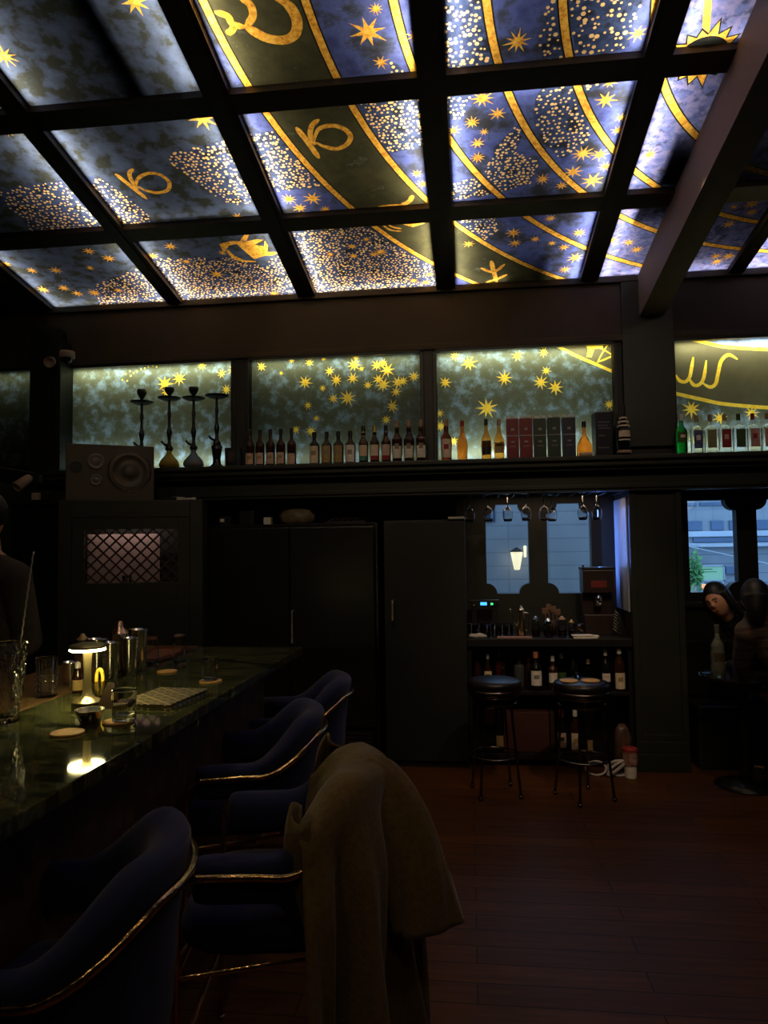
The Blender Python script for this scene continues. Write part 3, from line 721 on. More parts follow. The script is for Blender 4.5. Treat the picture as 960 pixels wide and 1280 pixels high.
b = B(); tube(b, [(0, 0, 0), (.02, 0, .5), (0, 0, 1.0)], .035); obj('trunk', b, pmat('bark', (.12, .09, .06), .9), tr)
q0, q1 = atY(865, 684, 12.3), atY(925, 697, 12.3)
b = B(); tube(b, cat([q0-(q1-q0)*1.2, q0, q1, q1+(q1-q0)*1.5]), .009, 6); tag(obj('power_cable', b, CONC), 'pale cable sagging across the street behind right windows', 'cable')
op = atY(880, 733, 11.6)
ol = empty('traffic_light', (op.x, 11.6, op.z-1.0), 'small glowing orange street signal under the hoarding', 'street light')
b = B(); tube(b, [(0, 0, -op.z+.9), (0, 0, .95)], .03); obj('pole', b, CONC, ol)
b = B(); lathe(b, [(0, .96), (.03, .97), (.038, 1.0), (.03, 1.03), (0, 1.04)], 12); obj('lamp', b, pmat('orange signal glow', (1, .4, .15), .5, emit=(1, .35, .12), estr=1.6), ol, smooth=True)
# glowing shape added outside, standing in for a lamp reflection in the pane
p = atY(646, 700, 9.12)
ln = empty('lamp_reflection', (p.x, 9.3, p.z), 'added glowing shape standing in for a lamp reflection in left window', 'reflection')
REFLG = pmat('lamp reflection glow', (1, .8, .5), .5, emit=(1, .78, .42), estr=1.5)
b = B(); lathe(b, [(0, -.125), (.035, -.12), (.075, .09), (.07, .105), (0, .105)], 16, (0, -.18, 0)); obj('reflection_glow', b, REFLG, ln, smooth=True)
b = B(); lathe(b, [(0, .16), (.02, .15), (.085, .11), (.085, .10), (0, .10)], 16, (0, -.18, 0)); box(b, -.015, .015, -.19, 0, .13, .15); obj('reflection_cap', b, DULLMET, ln, smooth=False)
b = B(); lathe(b, [(0, -.04), (.016, -.035), (.02, .10), (0, .11)], 10, (.105, -.16, .07)); obj('side_reflection', b, REFLG, ln, smooth=True)
# ------------------------------------------------------------------ bar counter
bar = empty('bar_counter', (-1.5, 2.0, 0), 'dark green marble topped bar running along the left side', 'bar counter')
b = B(); box(b, -.09, .535, -2.9, 2.12, 1.06, 1.10, .004); obj('countertop', b, MARBLE, bar)
b = B(); box(b, -.52, -.091, -2.9, 2.12, 1.06, 1.104, .002); obj('wood_inlay', b, WOODM, bar)
b = B(); box(b, -.35, .34, -2.9, 2.0, .10, 1.06, .004); box(b, -.33, .30, -2.9, 1.98, 0, .10); obj('front_panel', b, CLAD, bar)
b = B(); tube(b, [(.42, -2.9, .2), (.42, 2.0, .2)], .018, 10)
for k in range(6): box(b, .33, .43, -2.7+k*.92, -2.68+k*.92, .19, .21)
obj('foot_rail', b, BRASS, bar)
def hook(px, py, lab):
    p = atX(px, py, -1.152)
    e = empty('bag_hook', tuple(p), lab, 'hook', 'hooks under the bar edge')
    b = B(); tube(b, cat([(0, 0, .01), (.03, 0, .008), (.05, 0, 0), (.06, .02, .004), (.055, .035, .02)], 5), .005, 8); obj('hook_arm', b, BRASS, e, smooth=True)
    b = B(); box(b, .0, .006, -.012, .012, -.01, .03, .002); obj('plate', b, BRASS, e)
hook(128, 966, 'brass bag hook under the bar edge nearest the camera')
hook(226, 909, 'brass bag hook under the bar edge below the pattern menu')
# raised floor behind the bar and its back counter edge
b = B(); box(b, -5.0, -2.05, .5, 4.3, 0, .16, .01); struct('floor', b, DARKWOOD)

# ------------------------------------------------------------------ bar chairs
def plan(s, w=.265, d=.21):
    """horseshoe seen from above, s=-1 near arm tip, 0 back centre, 1 far arm tip; chair faces -X"""
    L1 = .24; A = PI/2; tot = 2*L1+PI*w*.92
    q = (s+1)/2*tot
    if q < L1: return Vector((-d-.02+q, -w, 0)), Vector((0, -1, 0))
    q2 = q-L1
    if q2 < PI*w*.92:
        a = -PI/2+PI*q2/(PI*w*.92)
        cx = -d-.02+L1; return Vector((cx+w*.85*math.cos(a), w*math.sin(a), 0)), Vector((math.cos(a), math.sin(a), 0)).normalized()
    q3 = q2-PI*w*.92; return Vector((-d-.02+L1-q3, w, 0)), Vector((0, 1, 0))
def sm(t): t = max(0, min(1, t)); return t*t*(3-2*t)
def ztop(s): return .80+.165*sm((.66-abs(s))/.44)
def zbot(s): return .665-.175*sm((.62-abs(s))/.20)
def zrim(s): return .76+.125*sm((.60-abs(s))/.42)
def make_chair(label):
    t = empty('bar_stool', (0, 0, 0), label, 'bar stool', 'navy velvet bar stools along the bar')
    # padded shell
    b = B(); rings = []; n = 56
    for i in range(n+1):
        s = -1+2*i/n; p, nr = plan(s); zt, zb = ztop(s), zbot(s); ta = min(1, (1-abs(s))/.10); rr = .05*(.45+.55*math.sqrt(max(0, 1-(1-ta)**2)))
        h = zt-zb; flare = .03*sm((.75-abs(s))/.5)
        sec = [(.015, zb), (.035, zb+.02), (.038, zb+h*.5), (.04+flare, zt-.055), (.05+flare, zt-.02), (.03+flare, zt), (-.005+flare, zt+.006), (-.042+flare, zt-.012), (-.052+flare*.6, zt-.05), (-.045, zt-.10 if h > .2 else zb+h*.4), (-.040, zb+h*.25), (-.030, zb+.01)]
        k = rr/.05; zc = (zt+zb)/2
        rings.append([b.verts.new(p+nr*(o*k)+Vector((0, 0, zc+(z-zc)*(.75+.25*k)))) for o, z in sec])
    m = len(rings[0])
    for A_, C_ in zip(rings[:-1], rings[1:]):
        for k in range(m): b.faces.new((A_[k], A_[(k+1) % m], C_[(k+1) % m], C_[k]))
    b.faces.new(rings[0][::-1]); b.faces.new(rings[-1])
    sh = obj('backrest', b, VELVET, t, smooth=True)
    mod = sh.modifiers.new('round', 'SUBSURF'); mod.levels = 1; mod.render_levels = 1
    # seat cushion
    b = B(); prof = [(.10, .50), (.22, .505), (.245, .53), (.25, .58), (.235, .615), (.16, .632), (0, .636)]
    lathe(b, [(0, .50)]+prof, 40, (-.04, 0, 0), mod=lambda a, z: 1/max(.82, (abs(math.cos(a))**5+abs(math.sin(a))**5)**.2)*1.0)
    obj('seat', b, VELVET, t, smooth=True)
    # brass tube: front legs up to the arms and round the back
    leg = []
    b = B(); pts = []
    for i in range(61):
        s = -1+2*i/60; s *= .985; p, nr = plan(s); off = .052+.030*sm((.75-abs(s))/.4)
        pts.append(p+nr*off+Vector((0, 0, zrim(s))))
    tube(b, pts, .0115, 10, cap=True); obj('arm_rail', b, BRASS, t, smooth=True)
    for sg_ in (-1, 1):
        p, nr = plan(sg_*.985); p0 = p+nr*.052
        b = B(); tube(b, cat([(p0.x+.015, p0.y, .755), (p0.x-.012, p0.y, .75), (p0.x-.03, p0.y, .725), (p0.x-.035, p0.y, .66), (p0.x-.040, p0.y*.99, .30), (p0.x-.045, p0.y*.985, .012)], 6), .0095, 10)
        lathe(b, [(0, 0), (.014, 0), (.014, .014), (0, .014)], 10, (p0.x-.045, p0.y*.985, 0)); obj('leg', b, BRASS, t, smooth=True)
        b = B(); tube(b, cat([(.17, sg_*.20, .50), (.19, sg_*.22, .46), (.215, sg_*.255, .2), (.225, sg_*.265, .012)], 6), .0095, 10)
        lathe(b, [(0, 0), (.014, 0), (.014, .014), (0, .014)], 10, (.225, sg_*.265, 0)); obj('leg', b, BRASS, t, smooth=True)
    fx = plan(.985)[0].x-.04; fy = plan(.985)[0].y+.052
    b = B(); R_ = [(fx, -fy, .495), (fx, fy, .495), (.18, .215, .495), (.18, -.215, .495)]
    tube(b, R_, .007, 8, closed=True); obj('seat_frame', b, BRASS, t)
    b = B(); R_ = [(fx-.002, -fy*.99, .26), (fx-.002, fy*.99, .26), (.208, .248, .26), (.208, -.248, .26)]
    for i in range(4): tube(b, [R_[i], R_[(i+1) % 4]], .0085, 8)
    obj('foot_rest', b, BRASS, t)
    return t
ch = make_chair('navy velvet bar stool nearest the camera at lower left, back arching over')
spots = [(-1.00, 1.68, .26, None), (-.60, 2.29, .14, 'navy velvet bar stool pulled out from bar with coat over its back'),
         (-.955, 3.13, .28, 'third navy bar stool along the bar, just beyond the coat'), (-.965, 3.93, .20, 'farthest navy bar stool at the far end of the bar')]
chairs = []
for i, (x, y, rz, lab) in enumerate(spots):
    o = ch if i == 0 else copy_tree(ch)
    o.location = (x, y, 0); o.rotation_euler = (0, 0, rz)
    if lab: o['label'] = lab
    chairs.append(o)

# ------------------------------------------------------------------ coat over the second chair
def coat():
    cx, cy, rz = spots[1][:3]; Rm = Matrix.Translation((cx, cy, 0)) @ Matrix.Rotation(rz, 4, 'Z')
    t = empty('coat', (cx, cy, 0), 'long olive brown wool coat draped over the pulled out bar stool', 'coat', None, rz)
    b = B(); NS, NT = 90, 44; grid = []
    for i in range(NS+1):
        u = i/NS; s = -.52+1.02*u; p, nr = plan(s); zt = ztop(s)-.004; row = []
        bump_ = .012*math.exp(-((s-.02)/.12)**2)+.02*math.exp(-((s+.35)/.10)**2)
        for j in range(NT+1):
            v = j/NT
            if v < .16:      # inside of the back
                q = v/.16; off = -.085+.01*math.sin(9*u); z = zt-.20*(1-q)-.02
                if q > .6: off += (q-.6)*.10; 
            elif v < .28:    # over the top
                q = (v-.16)/.12; a = PI*(1-q); off = .018+.072*math.cos(a)+bump_*.2; z = zt+.002+(.030+bump_)*math.sin(a)-.02*(1-q)
            else:
                q = (v-.28)/.72; bot = .10+.05*math.sin(5*u+1)
                z = (zt-.012)*(1-q)+bot*q
                fold = (.020+.050*q)*math.sin(u*27+1.2*math.sin(u*7)+1.3*q)+(.010+.03*q)*math.sin(u*61+2+1.5*math.sin(u*11)-q)
                off = .092+bump_*.2+.025*sm(q*3)+.01*q+fold*1.05*sm(q*4)
            P = p*(1 if v < .28 else 1)+nr*off; P.z = z
            # hem closes in a little towards the chair's middle
            row.append(b.verts.new(P))
        grid.append(row)
    for i in range(NS):
        for j in range(NT): b.faces.new((grid[i][j], grid[i][j+1], grid[i+1][j+1], grid[i+1][j]))
    body = obj('coat_body', b, COATM, t, smooth=True)
    so = body.modifiers.new('thick', 'SOLIDIFY'); so.thickness = .007; so.offset = 1
    # sleeve hanging free at the outer corner
    def sleeve(name, pts, rad, flat, ph):
        b = B(); C_ = cat(pts, 6); rings = []; n = len(C_)
        for i, c in enumerate(C_):
            q = i/(n-1); r = rad(q); d = (C_[min(i+1, n-1)]-C_[max(i-1, 0)]).normalized()
            s_ = d.cross(Vector((0, 0, 1))) if abs(d.z) < .95 else d.cross(Vector(flat)); s_ = Vector(flat) if True else s_
            s_ = (s_-d*s_.dot(d)).normalized(); u_ = s_.cross(d)
            ring = []
            for k in range(28):
                a = 2*PI*k/28; w_ = 1+.13*math.sin(3*a+q*7+ph)+.07*math.sin(7*a+4*q+ph)
                ring.append(b.verts.new(c+s_*math.cos(a)*r*1.25*w_+u_*math.sin(a)*r*.62*w_))
            rings.append(ring)
        for A_, C2_ in zip(rings[:-1], rings[1:]):
            for k in range(28): b.faces.new((A_[k], A_[(k+1) % 28], C2_[(k+1) % 28], C2_[k]))
        b.faces.new(rings[0][::-1])
        o = obj(name, b, COATM, t, smooth=True)
        so = o.modifiers.new('thick', 'SOLIDIFY'); so.thickness = .006
        return o
    Ri = Rm.inverted(); L_ = lambda x, y, z: tuple(Ri @ Vector((x, y, z)))
    sleeve('sleeve', [L_(-.35, 2.27, .965), L_(-.295, 2.25, .925), L_(-.22, 2.23, .82), L_(-.17, 2.21, .68), L_(-.145, 2.20, .53)], lambda q: .050+.038*q, (.95, .1, .3), 0)
    # collar standing up at the far corner and the rolled lapel at the near arm
    b = B(); rows = []
    for i in range(13):
        q = i/12; s = .32+.19*q; p, nr = plan(s); h = .062*math.sin(PI*min(1, .18+q*.95))*(1.25 if q < .8 else .9)
        rows.append([b.verts.new(p+nr*(.02-.055*k/6+.01*math.sin(q*9+k))+Vector((0, 0, ztop(s)+.018+h*k/6*(1+.1*math.sin(q*8))))) for k in range(7)])
    for A_, C_ in zip(rows[:-1], rows[1:]):
        for k in range(6): b.faces.new((A_[k], A_[k+1], C_[k+1], C_[k]))
    o = obj('collar', b, COATM, t, smooth=True); so = o.modifiers.new('thick', 'SOLIDIFY'); so.thickness = .008
    b = B(); rows = []
    for i in range(15):
        q = i/14; s = -.505-.012*math.sin(q*5); p, nr = plan(s); z = ztop(-.52)+.075-.34*q
        rows.append([b.verts.new(p+nr*(-.05+.14*k/8)+Vector((-.045*math.sin(PI*k/8)*(1+.3*math.sin(q*5))+.012+.015*q, 0, z+.02*math.sin(k*.8)))) for k in range(9)])
    for A_, C_ in zip(rows[:-1], rows[1:]):
        for k in range(8): b.faces.new((A_[k], A_[k+1], C_[k+1], C_[k]))
    o = obj('lapel', b, COATM, t, smooth=True); so = o.modifiers.new('thick', 'SOLIDIFY'); so.thickness = .008
coat()

# ------------------------------------------------------------------ things on the bar
BZ = 1.10
def at_bar(x, y, dz=0): p = atZ(x, y, BZ+dz); return (p.x, p.y, BZ+dz)
# table lamp
p = at_bar(109, 884)
lamp = empty('table_lamp', p, 'cordless brass table lamp with glowing flat disc head', 'lamp')
b = B(); lathe(b, [(0, 0), (.052, 0), (.054, .003), (.054, .020), (.052, .022), (0, .022)], 40); obj('base', b, DULLMET, lamp, smooth=False)
b = B(); lathe(b, [(.050, .0225), (.045, .027), (.030, .033), (.018, .045), (.0135, .07), (.0125, .13), (.015, .185), (.018, .205), (.018, .215), (0, .215)], 40); obj('stem', b, pmat('satin pale brass', (.82, .68, .34), .28, metal=.9, scale=5), lamp, smooth=True)
b = B(); lathe(b, [(.064, .212), (.064, .219), (.058, .225), (.03, .231), (0, .232)], 40); lathe(b, [(.064, .212), (.060, .212), (.060, .216), (0, .216)], 40); obj('shade', b, pmat('brushed brass shade', (.5, .45, .2), .4, metal=.8, scale=5), lamp, smooth=False)
b = B(); lathe(b, [(.049, .203), (.0605, .203), (.062, .206), (.062, .2125), (.049, .2125)], 40, close=True)
obj('diffuser', b, pmat('lamp diffuser glow', (1, .95, .7), .5, emit=(1, .85, .36), estr=62.0), lamp, smooth=False)

def glass_wall(H, ro, ri, base, rb=None, n=16, mod=None):
    rb = rb or ro
    P = [(0, 0), (rb*.96, 0), (rb, .003)]+[(rb+(ro-rb)*k/n, .003+(H-.005)*k/n) for k in range(1, n+1)]+[(ri+(ro-ri)*.5, H), (ri, H-.002)]
    P += [(rb-(ro-ri)+(ri-(rb-(ro-ri)))*k/n, base+(H-.002-base)*k/n) for k in range(n-1, 0, -1)]+[(rb*.8, base), (0, base)]
    return P
def drink_glass(name, px, py, H, ro, rb, base, label, catg='glass', cut=None, fill=None, dz=0, wall=.003, group=None, seg=32):
    p = at_bar(px, py, dz); t = empty(name, p, label, catg, group)
    b = B(); lathe(b, glass_wall(H, ro, ro-wall, base, rb, 64 if cut else 16), seg, mod=cut); obj('glass_body', b, GLASS, t, smooth=cut is None)
    if fill:
        b = B(); r1 = rb+(ro-rb)*fill/H-wall-.0005; lathe(b, [(0, base+.0005), (rb*.78, base+.0005), (r1, base+.003), (r1, fill), (0, fill)], seg); obj('drink', b, WATER, t, smooth=False)
    return t
diamond = lambda a, z: 1+(.09*math.cos(8*a+z*150)*math.cos(8*a-z*150) if z < .10 else .03*math.cos(16*a))
drink_glass('crystal_highball', 58, 872, .155, .040, .036, .012, 'diamond cut crystal highball glass on the wood strip left of lamp', cut=diamond, seg=80, wall=.004)
wavy = lambda a, z: 1+.07*math.sin(6*a+z*32)+.05*math.sin(9*a-z*55)+.03*math.sin(17*a+z*140)
mg = drink_glass('mixing_glass', 6, 903, .262, .064, .040, .02, 'tall rippled crystal mixing glass at left photo edge', 'mixing glass', cut=wavy, seg=90, wall=.006)
b = B(); q0 = Vector((.018, .0, .03)); q1 = atY(42, 690, 2.28)-Vector(at_bar(6, 903))
tube(b, [q0.lerp(q1, k/60)+Vector((.0012*math.cos(k*1.9), 0, .0012*math.sin(k*1.9))) for k in range(61)], .0028, 8); lathe(b, [(0, -.012), (.011, -.006), (.012, .004), (.004, .012), (0, .013)], 10, tuple(q0))
bs = obj('bar_spoon', b, pmat('satin steel', (.8, .78, .74), .45, metal=.6, scale=9), None, at_bar(6, 903), smooth=True); tag(bs, 'long twisted bar spoon standing in the rippled mixing glass', 'bar spoon')
def coaster(px, py, label, r=.047):
    b = B(); lathe(b, [(0, 0), (r-.001, 0), (r, .0015), (r, .0045), (r-.001, .006), (0, .006)], 36)
    return tag(obj('coaster', b, CORK, None, at_bar(px, py)), label, 'coaster', 'round cork coasters on the bar')
coaster(84.5, 917, 'empty round cork coaster nearest the camera on the bar', .050)
coaster(148, 903, 'cork coaster under the water tumbler beside the lamp', .050)
coaster(209, 840, 'cork coaster at the foot of the tall empty glass', .046)
coaster(263.5, 852, 'cork coaster under the far right small glass', .048)
drink_glass('rocks_glass', 155, 900, .102, .040, .038, .018, 'water tumbler on cork coaster in front of the lamp', fill=.062, dz=.0065)
drink_glass('highball_glass', 224, 832, .152, .032, .030, .020, 'tall empty straight glass standing beyond the menu')
drink_glass('water_glass', 263, 850, .098, .034, .031, .008, 'small water glass on farthest right cork coaster', fill=.085, dz=.0065)
drink_glass('highball_glass', 190, 834, .145, .034, .032, .02, 'dim clear glass at the right end of the shaker row')
# small metal bowl
p = at_bar(112, 904); t = empty('snack_bowl', p, 'small dark metal bowl in front of lamp foot', 'bowl')
b = B(); lathe(b, [(0, 0), (.026, 0), (.030, .004), (.046, .042), (.047, .045), (.045, .045), (.028, .008), (0, .006)], 36); obj('bowl', b, pmat('dark pewter', (.35, .32, .24), .22, metal=1.0, scale=5), t, smooth=True)
b = B(); g = random.Random(5)
for k in range(9):
    a = g.uniform(0, 6.3); r = g.uniform(0, .026); lathe(b, [(0, -.007), (.006, -.003), (.007, .002), (0, .007)], 7, (r*math.cos(a), r*math.sin(a), .028+g.uniform(-.004, .004)))
obj('nuts', b, pmat('roasted nut', (.16, .09, .04), .6, scale=20), t, smooth=True)
# patterned menu booklet
def menu():
    t = empty('menu_booklet', tuple(Vector(at_bar(208, 876))+Vector((0, 0, .0008))), 'thick menu booklet with gold diamond pattern cover', 'menu', None, -.10)
    b = B(); box(b, -.115, .095, -.15, .155, .0, .004, .001); box(b, -.115, .095, -.15, .155, .014, .018, .001); obj('cover', b, menu_mat(), t)
    b = B(); box(b, -.108, .088, -.145, .150, .004, .014, .001); obj('pages', b, pmat('menu page edges', (.35, .28, .18), .8, scale=90, stretch=(1, 1, 40)), t)
def menu_mat():
    m, t, N, L, bb = nodes_of('gold diamond on black cover')
    tc = N.new('ShaderNodeTexCoord'); s = N.new('ShaderNodeSeparateXYZ'); L.new(tc.outputs['Object'], s.inputs[0])
    outs = []
    for sg_, sc2, wd in ((1, 11, .09), (-1, 11, .09)):
        m1 = N.new('ShaderNodeMath'); m1.operation = 'MULTIPLY_ADD'; L.new(s.outputs[1], m1.inputs[0]); m1.inputs[1].default_value = sg_*1.3; L.new(s.outputs[0], m1.inputs[2])
        m2 = N.new('ShaderNodeMath'); m2.operation = 'MULTIPLY'; m2.inputs[1].default_value = sc2; L.new(m1.outputs[0], m2.inputs[0])
        m3 = N.new('ShaderNodeMath'); m3.operation = 'PINGPONG'; m3.inputs[1].default_value = .5; L.new(m2.outputs[0], m3.inputs[0])
        m4 = N.new('ShaderNodeMath'); m4.operation = 'LESS_THAN'; m4.inputs[1].default_value = wd*.5; L.new(m3.outputs[0], m4.inputs[0]); outs.append(m4.outputs[0])
        m5 = N.new('ShaderNodeMath'); m5.operation = 'GREATER_THAN'; m5.inputs[1].default_value = .42; L.new(m3.outputs[0], m5.inputs[0]); outs.append(m5.outputs[0])
    mm = N.new('ShaderNodeMath'); mm.operation = 'MAXIMUM'; L.new(outs[0], mm.inputs[0]); L.new(outs[2], mm.inputs[1])
    mn = N.new('ShaderNodeMath'); mn.operation = 'MULTIPLY'; L.new(outs[1], mn.inputs[0]); L.new(outs[3], mn.inputs[1])
    ma = N.new('ShaderNodeMath'); ma.operation = 'MAXIMUM'; L.new(mm.outputs[0], ma.inputs[0]); L.new(mn.outputs[0], ma.inputs[1])
    mx = N.new('ShaderNodeMix'); mx.data_type = 'RGBA'; L.new(ma.outputs[0], mx.inputs[0]); mx.inputs[6].default_value = (.10, .085, .055, 1); mx.inputs[7].default_value = (.75, .62, .34, 1)
    L.new(mx.outputs[2], bb.inputs['Base Color']); bb.inputs['Roughness'].default_value = .35
    return m
menu()
# folded dark tent card and lemon-yellow peel twist standing in a small clear cup
b = B(); P = [(-.035, 0, 0), (.035, 0, 0), (.0, 0, .085)]
vs = [b.verts.new(q) for q in ((-.042, -.03, 0), (.042, -.03, 0), (.014, 0, .088), (-.012, 0, .088), (-.042, .03, 0), (.042, .03, 0))]
b.faces.new((vs[0], vs[1], vs[2], vs[3])); b.faces.new((vs[5], vs[4], vs[3], vs[2]))
t = tag(obj('tent_card', b, pmat('dark brown card', (.035, .02, .012), .4, scale=9), None, at_bar(138.5, 884), rot=(0, 0, -.15)), 'dark folded tent card standing just right of lamp stem', 'card')
so = t.modifiers.new('thick', 'SOLIDIFY'); so.thickness = .003
t = empty('garnish_cup', at_bar(124, 876), 'small clear cup with yellow peel behind lamp stem', 'cup')
b = B(); lathe(b, glass_wall(.075, .026, .0235, .006, .020, 8), 24); obj('cup', b, GLASS, t, smooth=True)
b = B(); tube(b, cat([(-.008, 0, .012), (-.012, 0, .06), (-.010, .002, .10), (.002, .002, .116), (.013, 0, .098), (.014, 0, .05), (.010, 0, .02)], 6), .007, 10, rfun=lambda q: .0075-.003*abs(q-.5)); obj('lemon_peel', b, pmat('lemon peel', (.95, .62, .05), .5, scale=60), t, smooth=True)
# steel shakers and tins on the inlay, lidded jar and a small bottle
def shaker(px, py, r, H, label, lid=False):
    t = empty('cocktail_shaker', at_bar(px, py), label, 'shaker', 'steel shaker tins in the row behind the lamp')
    b = B(); lathe(b, [(0, 0), (r*.72, 0), (r*.75, .004), (r*.98, H-.006), (r, H-.004), (r, H), (r*.95, H), (r*.70, .008), (0, .006)], 40); obj('tin', b, CHROME, t, smooth=True)
    if lid:
        b = B(); lathe(b, [(r*.99, H), (r*.8, H+.012), (r*.45, H+.028), (r*.4, H+.045), (r*.3, H+.052), (0, H+.053)], 32); obj('lid', b, pmat('copper tinted cap', (.75, .5, .38), .25, metal=1), t, smooth=True)
for px, py, r, H, lab, lid in ((88, 857, .036, .10, 'short steel tin at left end of shaker row, behind lamp disc', False), (121, 852, .046, .185, 'steel shaker tin directly right of the lamp stem', False), (138, 850, .042, .165, 'steel shaker tin third in the row', False),
     (149, 843, .042, .190, 'steel shaker tin with a rounded copper cap', True), (162, 845, .038, .172, 'steel shaker tin right of the capped one', False), (173, 838, .044, .195, 'tallest steel shaker tin at right of the row', False)):
    shaker(px, py, r, H, lab, lid)
t = empty('glass_jar', at_bar(103, 850), 'clear jar with pointed stopper behind lamp disc', 'jar')
b = B(); lathe(b, [(0, 0), (.036, 0), (.038, .004), (.038, .14), (.028, .165), (.026, .175), (.023, .175), (.025, .165), (.034, .138), (.034, .008), (0, .006)], 28); obj('jar_body', b, GLASS, t, smooth=True)
b = B(); lathe(b, [(.022, .172), (.026, .180), (.012, .190), (.009, .200), (0, .204)], 20); obj('stopper', b, CAPCORK, t, smooth=True)
t = empty('bitters_bottle', at_bar(97, 866), 'small dark bitters bottle left of lamp stem', 'bottle')
b = B(); lathe(b, [(0, 0), (.020, 0), (.021, .003), (.021, .065), (.009, .085), (.009, .10), (0, .10)], 24); obj('bottle_body', b, DARKGL, t, smooth=True)
b = B(); lathe(b, [(.0105, .098), (.0105, .118), (.004, .124), (0, .124)], 16); obj('cap', b, CAPW, t, smooth=True)
b = B(); lathe(b, [(.0214, .012), (.0216, .013), (.0216, .052), (.0214, .053)], 24, close=False); obj('label_band', b, PAPERM, t, smooth=True)
# low bottle tray further along the inlay
b = B(); box(b, -.10, .10, -.24, .24, 0, .006, .002); box(b, -.10, -.094, -.24, .24, .006, .02); box(b, .094, .10, -.24, .24, .006, .02); box(b, -.10, .10, .234, .24, .006, .02); box(b, -.10, .10, -.24, -.234, .006, .02)
tag(obj('serving_tray', b, pmat('reddish wood tray', (.22, .08, .04), .4, scale=9), None, (-1.66, 3.72, 1.1042)), 'low reddish wood tray on the far end of the bar', 'tray')
# ------------------------------------------------------------------ tall units in the recess
FY = 5.56
def bar_handle(name, x, z0, z1, parent, y=-.045, r=.008, mat=None):
    b = B(); tube(b, cat([(x, -.002, z0+.01), (x, y, z0+.015), (x, y, z0+.05), (x, y, z1-.05), (x, y, z1-.015), (x, -.002, z1-.01)], 5), r, 10)
    return obj(name, b, mat or pmat('satin steel handle', (.8, .74, .70), .38, metal=.85, scale=9), parent, smooth=True)
fr = empty('refrigerator', (-1.39, FY, 0), 'black two door upright refrigerator at the back wall beyond the bar', 'refrigerator')
b = B(); box(b, -.70, .675, .03, .66, .08, 1.86, .006); box(b, -.66, .64, .06, .6, 0, .08); box(b, -.70, .675, .01, .05, 1.80, 1.86, .004); box(b, -.70, .675, .005, .05, 1.852, 1.868, .002); obj('cabinet', b, GLOSSBK, fr)
for (x0, x1, hx) in ((-.70, -.017, -.665), (-.005, .66, .02)):
    b = B(); box(b, x0, x1, -.02, .03, .30, 1.84, .008); d_ = obj('door', b, GLOSSBK, fr)
    bar_handle('door_handle', hx, .93, 1.20, d_, y=-.065)
    b = B(); box(b, x0+.02, x1-.02, -.012, .0, .09, .275)
    g_ = obj('grille', b, BLACK, fr)
    b = B()
    for k in range(6): box(b, x0+.04, x1-.04, -.022, -.010, .10+k*.029, .107+k*.029, .001)
    obj('grille_slat', b, CHROME, g_)
b = B(); box(b, .676, .69, -.03, .10, .02, 1.86, .002); obj('edge_trim', b, DULLMET, fr)
tc_ = empty('tall_cabinet', (-.355, FY, 0), 'black single door tall cabinet right of the refrigerator', 'cabinet')
b = B(); box(b, -.30, .325, .03, .66, .0, 1.88, .004); obj('cabinet', b, GREENB, tc_)
b = B(); box(b, -.30, .325, -.0, .03, .05, 1.865, .004); dr_ = obj('door', b, GREENB, tc_)
bar_handle('door_handle', -.235, 1.10, 1.27, dr_, y=-.045, r=.010, mat=pmat('satin brass handle', (.9, .7, .48), .38, metal=.85, scale=9))
b = B(); lathe(b, [(0, 0), (.013, 0), (.013, .006), (0, .008)], 14); o = obj('keyhole', b, CHROME, dr_, (-.225, -.001, 1.055), smooth=False, rot=(PI/2, 0, 0))
b = B(); box(b, .20, .325, -.004, .35, 1.882, 1.90, .004); obj('shelf_edge', b, WHITEP, tc_)
# bits on top of the refrigerator
def item(name, parts, loc, label, catg, group=None, rz=0):
    t = empty(name, loc, label, catg, group, rz)
    for nm, bm, mat, smo in parts: obj(nm, bm, mat, t, smooth=smo)
    return t
b = B(); box(b, -.05, .05, -.04, .04, 0, .075, .004); b2 = B(); box(b2, -.035, .0, -.042, -.039, .03, .055, .001)
item('small_box', [('carton', b, BOXBK, False), ('label_patch', b2, PAPERW, False)], (-1.97, FY+.15, 1.868), 'small dark box with pale label, leftmost on refrigerator', 'box')
b = B(); box(b, -.06, .06, -.06, .06, 0, .115, .01); b2 = B(); box(b2, -.05, .05, -.063, -.058, .10, .108, .001); b3 = B(); box(b3, .08, .14, -.03, .03, 0, .06, .004)
item('radio', [('case', b, BLACK, False), ('display_strip', b2, DULLMET, False)], (-1.78, FY+.15, 1.868), 'black cube shaped device second from left on refrigerator', 'device')
item('small_box', [('carton', b3, PAPERW, False)], (-1.72, FY+.13, 1.868), 'little pale carton standing alone on the refrigerator', 'box')
g = random.Random(11); b = B()
lathe(b, [(0, 0), (.10, 0), (.13, .03), (.135, .07), (.11, .11), (.06, .125), (0, .12)], 26, mod=lambda a, z: 1+.12*math.sin(5*a+z*40)+.07*math.sin(11*a-z*60))
for v_ in b.verts: v_.co.y *= .6
item('plastic_bag', [('bag', b, pmat('tan crumpled plastic', (.22, .16, .09), .4, noise=(.14, .10, .06), scale=12, bump=.5), True)], (-1.37, FY+.15, 1.868), 'crumpled tan plastic bag on top of the refrigerator', 'bag')
b = B(); b2 = B()
box(b, -.16, .16, -.06, .06, 0, .018, .002); 
for k in range(5): tube(b2, cat([(-.14+.05*k, -.03, .02), (-.08+.05*k, .0, .045), (-.03+.05*k, .03, .022)], 4), .006, 6)
item('utensil_tray', [('tray', b, BLACK, False), ('utensil', b2, DULLMET, True)], (-.97, FY+.14, 1.868), 'flat black tray of metal utensils at right on refrigerator', 'tray')

